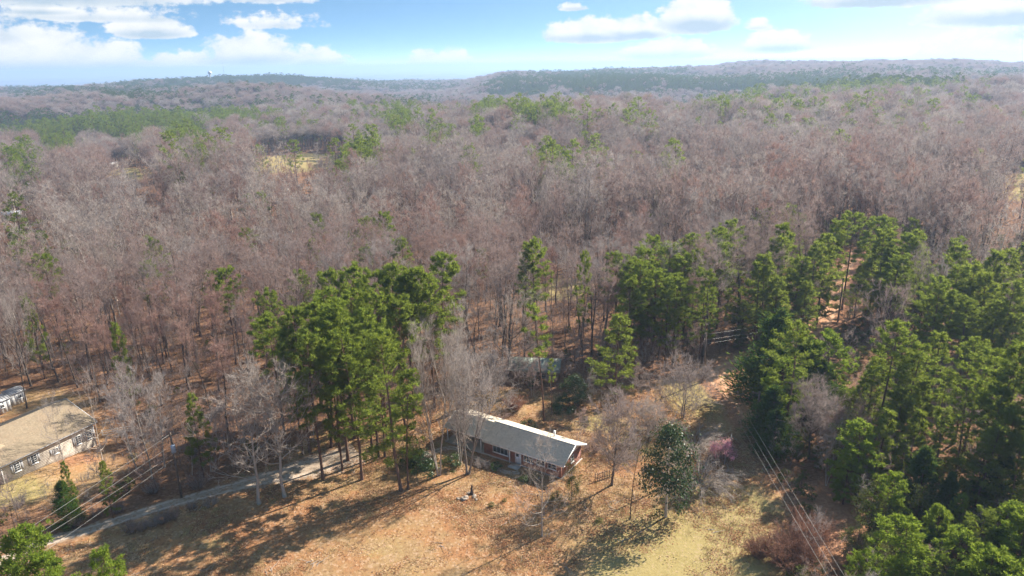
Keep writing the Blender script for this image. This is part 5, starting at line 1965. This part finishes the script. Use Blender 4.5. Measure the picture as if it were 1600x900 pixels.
# board screen beside it
x, y, z = G(1131, 728)
x2, y2, _ = G(1143, 690)
an = math.atan2(y2 - y, x2 - x)
Lf = math.hypot(x2 - x, y2 - y)
fb = empty('board_fence', (x, y, z), an)
tag(fb, 'grey weathered board fence beside the pink blossoming shrub', 'fence')
nb_ = int(Lf / .22)
for k in range(nb_):
    p = MB()
    p.box(k * .22, k * .22 + .19, -.02 + .006 * (k % 2), .02 + .006 * (k % 2), .05, 1.75 + .05 * math.sin(k * 1.7))
    p.build('board', M['concrete'], fb)
for zz_ in (.5, 1.4):
    p = MB()
    p.box(0, nb_ * .22, .032, .09, zz_ - .05, zz_ + .05)
    p.build('rail', M['wood'], fb)
# dark garden frame right of the house
x, y, z = G(930, 752)
gf = empty('garden_frame', (x, y, z), math.radians(25))
tag(gf, 'low dark iron garden fence panel on the leaves right of the brick house', 'garden fence')
for k in range(9):
    p = MB()
    p.box(k * .42 - .03, k * .42 + .03, -.03, .03, -.2, 1.25 + (.25 if k % 4 == 0 else 0))
    p.build('post' if k % 4 == 0 else 'picket', M['iron'], gf)
for zz_ in (.35, 1.1):
    p = MB()
    p.box(-.1, 3.5, .032, .065, zz_ - .03, zz_ + .03)
    p.build('rail', M['iron'], gf)
# stones and a weathered stump on the front lawn
for k, (px, py, r_, lab) in enumerate(((726, 780, .5, 'long pale stone, largest of the stones on the front lawn'), (741, 776, .36, 'rounded pale stone right of the long one on the lawn'), (716, 780, .25, 'small pale stone at the left end of the lawn stones'), (733, 771, .28, 'pale stone behind the long one on the lawn'), (744, 781, .22, 'smallest stone at the right end of the lawn stones'))):
    x, y, z = G(px, py)
    rs = np.random.default_rng(700 + k)
    bm = bmesh.new()
    bmesh.ops.create_icosphere(bm, subdivisions=3, radius=r_)
    for v in bm.verts:
        c = v.co / r_
        f = 1 + .22 * math.sin(3.1 * c.x + k) * math.cos(2.7 * c.y + 2 * k) + .10 * math.sin(7 * c.z + 5 * c.x)
        v.co = Vector((c.x * 1.25, c.y * .8, c.z * .62)) * r_ * f
    me = bpy.data.meshes.new('stone')
    bm.to_mesh(me)
    bm.free()
    me.materials.append(M['stone'])
    o = link('stone', me)
    o.location = (x, y, z + r_ * .25)
    o.rotation_euler = (0, 0, .7 + k)
    tag(o, lab, 'stone', 'stones on the front lawn')
x, y, z = G(737, 775)
p = MB()
p.tube([(0, 0, -.1), (.03, 0, .3), (.0, .02, .8), (.05, .02, 1.35), (.07, .02, 1.7)], [.38, .26, .17, .12, .03], 8)
o = p.build('stump', M['bark_dark'])
o.location = (x, y + .5, z)
tag(o, 'dark pointed stump standing among the pale lawn stones', 'stump')

# ------------------------------------------------------------------ woods
ROADCLEAR, DRIVECLEAR = 4.2, 3.6


def clear(x, y):
    """True where no tree of the woods stands"""
    c = in_poly(YARD, x, y) | in_poly(LEFTYARD, x, y)
    for P in FIELDS:
        c |= in_poly(P, x, y)
    c |= dist_line(ROAD, x, y) < ROADCLEAR
    c |= dist_line(DRIVE, x, y) < DRIVECLEAR
    return c


# evergreen stands among the hardwoods: (px, py, rx, ry, share) of their crowns as seen from the air
STANDS = [(110, 194, 190, 14, 1.0), (320, 187, 95, 9, 1.0), (216, 213, 20, 15, .8), (290, 212, 24, 18, .9), (100, 233, 26, 11, .6), (42, 263, 20, 14, .7), (20, 285, 14, 10, .5), (318, 270, 12, 12, .8), (287, 283, 12, 10, .7), (208, 262, 9, 9, .9), (182, 283, 9, 8, .9),
          (530, 250, 16, 20, .9), (566, 246, 24, 15, .7), (625, 196, 24, 16, .75), (580, 180, 26, 6, .5), (660, 164, 62, 9, .55), (765, 181, 34, 9, .65), (843, 189, 42, 11, .75), (745, 215, 12, 8, .9), (688, 221, 22, 14, .6), (870, 268, 30, 12, .85), (935, 266, 22, 8, .5), (1050, 284, 22, 9, .5),
          (915, 212, 12, 8, .5), (1255, 131, 190, 11, .95), (1155, 157, 70, 12, .5), (1100, 165, 70, 14, .2), (970, 128, 120, 16, .85), (820, 136, 55, 14, .85), (905, 122, 70, 9, .8), (430, 124, 140, 9, .95), (560, 134, 60, 10, .7), (650, 136, 60, 8, .6), (230, 142, 70, 12, .7), (60, 143, 80, 7, .7), (250, 125, 60, 6, .9),
          (1300, 163, 40, 7, .3), (1545, 122, 60, 5, .4), (1450, 116, 160, 7, .5), (390, 352, 14, 10, .6), (557, 348, 14, 9, .6), (606, 352, 14, 9, .5), (30, 372, 34, 12, .6), (15, 352, 14, 8, .7), (335, 165, 50, 8, .5), (400, 165, 60, 8, .4), (500, 160, 60, 10, .3), (470, 205, 18, 10, .25), (430, 215, 12, 18, .2), (1200, 340, 60, 14, .35), (1400, 345, 60, 10, .25),
          (1450, 400, 160, 40, .28), (1380, 480, 120, 60, .18), (1180, 440, 60, 40, .25), (1530, 560, 110, 70, .3), (1000, 475, 90, 30, .18)]


def stand_share(x, y, z):
    u, v, _ = proj(x, y, z + 18)
    s = 0.015 + .16 * np.clip(np.sin(x / 63 + 2 * np.sin(y / 97)) * np.sin(y / 71 + 1.5 * np.sin(x / 83)) - .45, 0, 1)
    s = np.where((u > 1130) & (v > 440), .72, s)
    s = s + np.where(v < 215, .055, 0) * (1 + np.sin(x / 90 + 1.6 * np.sin(y / 130)))
    rag = .9 * np.sin(x / 23 + 2.0 * np.sin(y / 31)) * np.sin(y / 27 + x / 60)
    for (cx, cy_, rx, ry, sh) in STANDS:
        d = ((u - cx) / rx) ** 2 + ((v - cy_) / ry) ** 2
        d = d + (rag if sh < 1 else .15 * rag)
        s = np.maximum(s, min(1, sh * 1.15) * np.clip(1.9 - d, 0, 1))
    return s


# sight lines that stay open: meadows, the clay track, roofs (outlines as seen from the air)
OPEN = [[(378, 272), (398, 242), (470, 234), (540, 238), (544, 258), (506, 268), (450, 274)],
        [(160, 292), (170, 268), (190, 262), (236, 263), (240, 276), (215, 286)],
        [(1568, 312), (1580, 285), (1592, 262), (1660, 262), (1660, 316), (1600, 318)],
        [(-40, 352), (0, 338), (60, 326), (84, 331), (50, 346), (0, 354)],
        [(205, 326), (210, 312), (240, 310), (262, 318), (240, 328)],
        [(1294, 470), (1300, 425), (1336, 405), (1332, 450), (1312, 500), (1280, 535), (1245, 545), (1262, 515)],
        [(1105, 610), (1108, 575), (1150, 558), (1190, 552), (1160, 600), (1168, 650)],
        [(0, 650), (100, 612), (158, 655), (156, 712), (0, 765)], [(0, 608), (32, 608), (34, 642), (0, 662)], [(800, 560), (880, 560), (880, 592), (800, 592)]]


def hides(x, y):
    z = hgt(x, y)
    h_ = np.zeros(x.shape, bool)
    for k in (2, 7, 12, 17, 21):
        u, v, _ = proj(x, y, z + k)
        for Q in OPEN:
            h_ |= in_poly(Q, u, v)
    return h_ & (RNG.random(x.shape) < .98)


FRONTS = [[(0, 197), (120, 198), (260, 199), (300, 203), (300, 212), (0, 214)], [(255, 218), (330, 218), (330, 236), (255, 236)], [(510, 255), (545, 255), (545, 272), (510, 272)], [(60, 236), (130, 236), (130, 246), (60, 246)]]


def fronts(x, y):
    """hardwoods that would stand before the foot of an evergreen stand seen whole"""
    z = hgt(x, y)
    h_ = np.zeros(x.shape, bool)
    for k in (7, 12, 17, 21):
        u, v, _ = proj(x, y, z + k)
        for Q in FRONTS:
            h_ |= in_poly(Q, u, v)
    return h_


def scatter(r0, r1, sp, half):
    """jittered hexagonal planting between two distances within the half angle (degrees)"""
    n = int(r1 * 2 / sp)
    ys = np.arange(-20, r1 + sp, sp * .87)
    pts = []
    for k, yy in enumerate(ys):
        lim = min(r1, max(yy, 0) * math.tan(math.radians(half)) + 60)
        xs = np.arange(-lim, lim, sp) + (k % 2) * sp / 2
        pts.append(np.stack([xs, np.full(len(xs), yy)], -1))
    P = np.concatenate(pts)
    P = P + RNG.uniform(-.42, .42, P.shape) * sp
    D = np.hypot(P[:, 0], P[:, 1])
    return P[(D >= r0) & (D < r1)]


P = scatter(60, 560, 5.9, 38)
x, y = P[:, 0], P[:, 1]
keep = ~clear(x, y) & ~hides(x, y)
# the strip by the left drive and in front of the camera on the right is thinner
u_, v_, _ = proj(x, y, hgt(x, y))
keep &= ~((u_ < 520) & (v_ > 690))
keep &= ~((u_ > 1120) & (v_ > 520) & (RNG.random(len(x)) < .62))
keep &= ~((u_ > 1130) & (v_ > 440) & (RNG.random(len(x)) < .45))
keep &= ~((u_ > 1100) & (v_ > 760))
sx_, sy_ = x + 66 - 0, y - 107
al_ = .79 * sx_ + .6 * sy_
ac_ = np.abs(.6 * sx_ - .79 * sy_)
keep &= ~((al_ > -5) & (al_ < 42) & (ac_ < 14) & (RNG.random(len(x)) < .7))
keep &= ~((u_ > 1270) & (u_ < 1350) & (v_ > 740) & (v_ < 890))
keep &= ~((u_ > 1260) & (u_ < 1360) & (v_ > 400) & (v_ < 560))
keep &= ~((u_ > 640) & (u_ < 1100) & (v_ > 575))
keep &= ~((u_ > 800) & (u_ < 960) & (v_ > 425) & (v_ < 560) & (RNG.random(len(x)) < .35))
keep &= RNG.random(len(x)) > np.clip((np.sin(x / 17.0) * np.sin(y / 23.0) - .55), 0, 1) * .9
P = P[keep]
tp = np.array([(a, b) for a, b, r in TREES])
d2 = np.min((P[:, 0:1] - tp[None, :, 0]) ** 2 + (P[:, 1:2] - tp[None, :, 1]) ** 2, 1)
P = P[d2 > 2.6 ** 2]
x, y = P[:, 0], P[:, 1]
z = hgt(x, y)
ever = RNG.random(len(x)) < stand_share(x, y, z)
u_, v_, dep_ = proj(x, y, z + 14)
inview = (u_ > -30) & (u_ < 1630) & (v_ < 930) & (v_ > 60)
dist = np.hypot(x, y)
order = np.argsort(dist + np.where(inview, 0, 1e6))
bare_i = [i for i in order if inview[i] and not ever[i]][:285]
pine_i = [i for i in order if inview[i] and ever[i]][:70]
taken = np.zeros(len(x), bool)
for i in bare_i:
    taken[i] = True
    slim = (RNG.random() < .45) and u_[i] < 1100
    kind = 'pole_bare' if slim else 'bare'
    h = RNG.uniform(16, 21) if slim else RNG.uniform(19.5, 25.5)
    side = 'left of the grove' if u_[i] < 480 else ('behind the yard' if u_[i] < 1130 else 'on the right')
    plant('bare_tree', kind, x[i], y[i], z[i], h, {'left of the grove': 'leafless hardwood in the dense brown woods left of the pine grove', 'behind the yard': 'leafless hardwood in the brown woods between grove and dirt track',
          'on the right': 'leafless hardwood mixed among the pines right of the dirt track'}[side], 'tree', 'bare forest trees ' + side, None, RNG.uniform(1.0, 1.35))
for i in pine_i:
    taken[i] = True
    k = ('pine', 'low_pine', 'bright', 'olive')[RNG.integers(0, 4)] if u_[i] > 1050 else 'pine'
    hh = RNG.uniform(7, 13) if k in ('bright', 'olive') else RNG.uniform(15, 22)
    lf = u_[i] < 1050
    plant('pine_tree' if lf else 'evergreen_tree', k, x[i], y[i], z[i], hh, 'single green pine scattered within the bare brown woods' if lf else 'green evergreen mixed into bare woods on the right slope',
          'evergreen', 'pines within the left woods' if lf else 'evergreens on the right slope', None, RNG.uniform(.85, 1.1))
taken |= ~ever & fronts(x, y)
MID = P[~taken]
MID_EVER = ever[~taken]

# --- the remaining woods: one object of stuff each, tree meshes set on points
def proto(name, me, coll):
    o = bpy.data.objects.new(name, me)
    coll.objects.link(o)


def instancer(name, protos, pts, idx, scl, rot, label):
    coll = bpy.data.collections.new(name + '_kinds')
    for k, me in enumerate(protos):
        proto('%s_kind_%02d' % (name, k), me, coll)
    me = bpy.data.meshes.new(name)
    n = len(pts)
    me.vertices.add(n)
    me.vertices.foreach_set('co', np.asarray(pts, np.float32).ravel())
    a = me.attributes.new('kind_index', 'INT', 'POINT')
    a.data.foreach_set('value', np.asarray(idx, np.int32))
    a = me.attributes.new('size', 'FLOAT_VECTOR', 'POINT')
    a.data.foreach_set('vector', np.asarray(scl, np.float32).ravel())
    a = me.attributes.new('turn', 'FLOAT_VECTOR', 'POINT')
    a.data.foreach_set('vector', np.stack([np.zeros(n), np.zeros(n), rot], -1).astype(np.float32).ravel())
    o = link(name, me)
    ng = bpy.data.node_groups.new(name + '_nodes', 'GeometryNodeTree')
    ng.interface.new_socket('Geometry', in_out='INPUT', socket_type='NodeSocketGeometry')
    ng.interface.new_socket('Geometry', in_out='OUTPUT', socket_type='NodeSocketGeometry')
    gi, go = ng.nodes.new('NodeGroupInput'), ng.nodes.new('NodeGroupOutput')
    ip = ng.nodes.new('GeometryNodeInstanceOnPoints')
    ci = ng.nodes.new('GeometryNodeCollectionInfo')
    ci.inputs['Collection'].default_value = coll
    ci.inputs['Separate Children'].default_value = True
    ci.inputs['Reset Children'].default_value = True

    def attr(nm, ty):
        nd = ng.nodes.new('GeometryNodeInputNamedAttribute')
        nd.data_type = ty
        nd.inputs['Name'].default_value = nm
        return nd.outputs['Attribute']
    ng.links.new(gi.outputs[0], ip.inputs['Points'])
    ng.links.new(ci.outputs[0], ip.inputs['Instance'])
    ip.inputs['Pick Instance'].default_value = True
    ng.links.new(attr('kind_index', 'INT'), ip.inputs['Instance Index'])
    ng.links.new(attr('turn', 'FLOAT_VECTOR'), ip.inputs['Rotation'])
    ng.links.new(attr('size', 'FLOAT_VECTOR'), ip.inputs['Scale'])
    ng.links.new(ip.outputs[0], go.inputs[0])
    md = o.modifiers.new('trees', 'NODES')
    md.node_group = ng
    return tag(o, label, None, None, 'stuff')


bare_mid = [joined('bare_mid', bare_tree(800 + s, h=22, cb=[.5, .58, .46, .62, .54, .6][s], cr=[4.2, 3.7, 4.6, 3.4, 4.0, 3.0][s], nl=15, nsec=3, nter=3, ntw=6, tw=.028, twl=1.25, trunk_r=.22, sides=3, up=.17, low=.45), M['trunk'], M['twig']) for s in range(6)]
bare_red = [joined('bare_red', bare_tree(820 + s, h=20, cb=.42, cr=2.8, nl=14, nsec=3, nter=3, ntw=6, tw=.026, twl=1.2, trunk_r=.15, sides=3, up=.22, low=.55), M['trunk'], M['twig_red']) for s in range(3)]
bare_pale = [joined('bare_pale', bare_tree(840 + s, h=22, cb=.36, cr=4.8, nl=16, nsec=3, nter=3, ntw=5, tw=.03, twl=1.2, trunk_r=.26, sides=3, up=.13, low=.35), M['bark_pale'], M['twig_pale']) for s in range(2)]
bare_far = [joined('bare_far', dome_tree(860 + s, h=21, cr=[4.8, 5.4, 4.3, 5.0][s], pts=[40, 48, 34, 44][s], w=.05, L=1.7), M['trunk'], M['twig']) for s in range(4)]
bare_dome = [joined('bare_dome', dome_tree(870 + s, h=22, cr=[4.9, 5.6, 4.4, 5.1][s], pts=[50, 60, 42, 54][s], nt=40, w=.03, L=1.5), M['trunk'], M[['twig', 'twig', 'twig_red', 'twig_pale'][s]]) for s in range(4)]
pine_mid = [joined('pine_mid', pine_tree(880 + s, 23, cb=[.35, .42, .3, .2][s], cr=[3.6, 3.3, 4.0, 3.6][s], nb=36, per=5, nn=11, L=.8, w=.13, dead=2), M['pine_bark'], M['pine']) for s in range(4)]
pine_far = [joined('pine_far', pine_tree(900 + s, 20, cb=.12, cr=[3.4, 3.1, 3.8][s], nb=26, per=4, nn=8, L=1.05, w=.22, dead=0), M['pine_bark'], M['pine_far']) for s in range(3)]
PROTOS = bare_mid + bare_red + bare_pale + bare_far + pine_mid + pine_far + bare_dome
I_MID, I_RED, I_PALE, I_FAR, I_PM, I_PF, I_DOME = 0, 6, 9, 11, 15, 19, 22

PT, IX, SC, RT = [], [], [], []


def sow(P, ever, mode):
    x, y = P[:, 0], P[:, 1]
    z = hgt(x, y) - .1
    n = len(x)
    D = np.hypot(x, y)
    r = RNG.random(n)
    patch = np.sin(x / 41 + 1.7 * np.sin(y / 63)) + np.sin(y / 37 + 1.3 * np.sin(x / 55))
    u, v, _ = proj(x, y, z + 18)
    redp = .18 + .5 * np.exp(-(((u - 560) / 420) ** 2 + ((v - 375) / 55) ** 2)) + .12 * (patch > .6)
    if mode == 'mid':
        ix = I_MID + RNG.integers(0, 6, n)
        ix = np.where(r < redp, I_RED + RNG.integers(0, 3, n), ix)
        ix = np.where((r > .84) | ((patch < -1.0) & (r > .55)), I_PALE + RNG.integers(0, 2, n), ix)
        ix = np.where(RNG.random(n) < np.clip((D - 330) / 350, 0, .72), I_DOME + RNG.integers(0, 4, n), ix)
        ix = np.where(ever, I_PM + RNG.integers(0, 4, n), ix)
    else:
        ix = I_FAR + RNG.integers(0, 4, n)
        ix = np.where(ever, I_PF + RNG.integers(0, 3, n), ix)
    s = np.clip(RNG.normal(.96, .16, n), .55, 1.35) * (1 + .08 * patch)
    s = np.where(ever, s * 1.12, s)
    w = s * RNG.uniform(.9, 1.2, n)
    PT.append(np.stack([x, y, z], -1))
    IX.append(ix)
    SC.append(np.stack([w, w, s], -1))
    RT.append(RNG.uniform(0, 6.28, n))


sow(MID, MID_EVER, 'mid')
P = scatter(560, 950, 7.8, 37)
P = P[~clear(P[:, 0], P[:, 1]) & ~hides(P[:, 0], P[:, 1])]
e_ = RNG.random(len(P)) < stand_share(P[:, 0], P[:, 1], hgt(P[:, 0], P[:, 1]))
k_ = e_ | ~fronts(P[:, 0], P[:, 1])
sow(P[k_], e_[k_], 'mid')
P = scatter(950, 1800, 8.8, 36.5)
sow(P, RNG.random(len(P)) < stand_share(P[:, 0], P[:, 1], hgt(P[:, 0], P[:, 1])), 'far')
P = scatter(1800, 3600, 11.5, 36.5)
n0 = len(SC)
sow(P, RNG.random(len(P)) < stand_share(P[:, 0], P[:, 1], hgt(P[:, 0], P[:, 1])), 'far')
SC[-1] = SC[-1] * np.array([1.45, 1.45, 1.0])
PTS = np.concatenate(PT)
print('instances', len(PTS))
instancer('winter_woods', PROTOS, PTS, np.concatenate(IX), np.concatenate(SC), np.concatenate(RT), 'brown leafless woods with scattered pines rolling away to the hills')

# understory twigs and saplings under the woods, nobody could count them
und = [joined('under', bare_tree(940 + s, h=5.5, cb=.15, cr=1.6, nl=9, nsec=3, nter=2, ntw=5, tw=.014, twl=.7, trunk_r=.05, sides=3, up=.15, low=.5), M['trunk'], M['twig']) for s in range(3)]
und += [joined('under_green', leafy_tree(950 + s, 2.2, 1.2, .1, 500, .13, 'dome', .04, 16, .2), M['pine_bark'], M['olive']) for s in range(2)]
P = scatter(58, 300, 3.0, 38)
x, y = P[:, 0], P[:, 1]
u_, v_, _ = proj(x, y, hgt(x, y))
k_ = ~clear(x, y)
k_ &= RNG.random(len(x)) < np.where(u_ > 1130, .95, np.where(v_ > 540, .75, .45))
k_ &= ~((u_ > 1270) & (u_ < 1345) & (v_ > 740) & (v_ < 880))
P = P[k_]
u_, v_, _ = proj(P[:, 0], P[:, 1], hgt(P[:, 0], P[:, 1]))
n = len(P)
ix = RNG.integers(0, 3, n)
gsh = np.where(u_ > 1150, .7, np.where((u_ < 420) & (v_ > 690), .25, .04))
ix = np.where(RNG.random(n) < gsh, 3 + RNG.integers(0, 2, n), ix)
s = RNG.uniform(.5, 1.25, n)
instancer('undergrowth', und, np.stack([P[:, 0], P[:, 1], hgt(P[:, 0], P[:, 1]) - .05], -1), ix, np.stack([s, s, s], -1), RNG.uniform(0, 6.28, n), 'tangle of bare saplings and small evergreens under the trees')

# fallen leaves in drifts, straw tufts and sticks over the lawn
M['leaf_rust'] = simple_mat('fallen_leaf_rust', (.33, .14, .06), .8, .35, 9)
M['leaf_tan'] = simple_mat('fallen_leaf_tan', (.50, .33, .19), .8, .3, 9)
M['leaf_dark'] = simple_mat('fallen_leaf_dark', (.13, .07, .04), .8, .3, 9)
M['straw'] = simple_mat('dry_straw', (.46, .37, .17), .9, .3, 9)


def litter(seed, n, R, size, up=.02):
    rs = np.random.default_rng(seed)
    c = np.stack([rs.normal(0, R, n), rs.normal(0, R, n), rs.uniform(.01, .05 + up, n)], -1)
    d = unit(rs.normal(0, 1, (n, 3)) * [1, 1, .35])
    s = unit(np.cross(d, unit(rs.normal(0, .5, (n, 3)) + [0, 0, 1])))
    l = (size * rs.uniform(.6, 1.4, n))[:, None]
    return np.concatenate([np.stack([c - d * l, c + s * l * .6, c + d * l], 1), np.stack([c - d * l, c + d * l, c - s * l * .6], 1)])


def tuft_mesh(seed, n, R, L):
    rs = np.random.default_rng(seed)
    c = np.stack([rs.normal(0, R, n), rs.normal(0, R, n), np.zeros(n)], -1)
    d = unit(rs.normal(0, .45, (n, 3)) + [0, 0, 1])
    s = unit(np.cross(d, rs.normal(0, 1, (n, 3)))) * .02
    return np.stack([c - s, c + s, c + d * (L * rs.uniform(.5, 1.3, n))[:, None]], 1)


def tri_mesh(name, T_, m):
    T_ = T_.reshape(-1, 3)
    return mesh_np(name, T_, np.arange(len(T_)).reshape(-1, 3), [m])


def stick_mesh(seed):
    g_ = Geo()
    rs = np.random.default_rng(seed)
    for k in range(3):
        g_.tube(grow(rs, np.array([rs.normal(0, .3), rs.normal(0, .3), .05]), np.array([rs.normal(), rs.normal(), .05]), rs.uniform(.8, 2.2), 3, 0, .2) * [1, 1, .3] + [0, 0, .04], [.035, .03, .02, .01], 3)
    return mesh_np('stick', *g_.out(), [M['bark_pale']])


lit = [tri_mesh('litter', litter(1, 44, .6, .075), M['leaf_rust']), tri_mesh('litter', litter(2, 40, .6, .075), M['leaf_tan']), tri_mesh('litter', litter(3, 34, .5, .07), M['leaf_dark']),
       tri_mesh('straw', tuft_mesh(4, 40, .22, .26), M['straw']), tri_mesh('straw', tuft_mesh(5, 60, .35, .2), M['straw']), stick_mesh(6)]
P = np.stack([RNG.uniform(-62, 42, 42000), RNG.uniform(58, 140, 42000)], -1)
P = P[in_poly(YARD, P[:, 0], P[:, 1])]
x, y = P[:, 0], P[:, 1]
drift = np.sin(x / 5.3 + 1.9 * np.sin(y / 7.1)) * np.sin(y / 4.4 + 1.4 * np.sin(x / 6.3)) + .35 * np.sin(x / 2.1) * np.sin(y / 1.7)
near_tree = np.min((P[:, 0:1] - tp[None, :, 0]) ** 2 + (P[:, 1:2] - tp[None, :, 1]) ** 2, 1) < 49
keep = (RNG.random(len(P)) < np.clip(.10 + .42 * drift + .3 * near_tree, .02, .85)) & (dist_line(ROAD, x, y) > 2.5) & (dist_line(DRIVE, x, y) > 1.9)
_hl = (P - np.array([fx, fy])) @ np.array([[HX[0], -HX[1]], [HX[1], HX[0]]])
_bk = np.array([-HX[1], HX[0]]) if HX[0] > 0 else np.array([HX[1], -HX[0]])
_b = (P - np.array([fx, fy])) @ _bk
keep &= ~((_hl[:, 0] > 0) & (_hl[:, 0] < LEN) & (_b > .3) & (_b < DEP - .3))
P = P[keep]
n = len(P)
r = RNG.random(n)
ix = np.select([r < .38, r < .60, r < .72, r < .86, r < .985], [0, 1, 2, 3, 4], 5)
s_ = RNG.uniform(.6, 1.35, n)
print('litter', n)
instancer('leaf_litter', lit, np.stack([P[:, 0], P[:, 1], hgt(P[:, 0], P[:, 1])], -1), ix, np.stack([s_, s_, s_], -1), RNG.uniform(0, 6.28, n), 'fallen leaves, straw tufts and sticks strewn over the lawn')

# ------------------------------------------------------------------ haze: one closed box of pale air
bm = bmesh.new()
bmesh.ops.create_cube(bm, size=2)
me = bpy.data.meshes.new('haze')
bm.to_mesh(me)
bm.free()
hz = link('haze', me)
zb, zt = GROUND['lowest'] - 1.0, 106.0
hz.scale = (GROUND['reach'] + 60, GROUND['reach'] + 60, (zt - zb) / 2)
hz.location = (0, 0, (zt + zb) / 2)
hm, T = new_mat('haze_air')
pv = T.node('ShaderNodeVolumePrincipled', ins={'Color': (.50, .69, 1.0, 1), 'Density': 0.00018, 'Anisotropy': 0.25})
T.l.new(pv.outputs[0], T.node('ShaderNodeOutputMaterial').inputs['Volume'])
me.materials.append(hm)
tag(hz, 'pale blue haze over the distant hills', None, None, 'stuff')
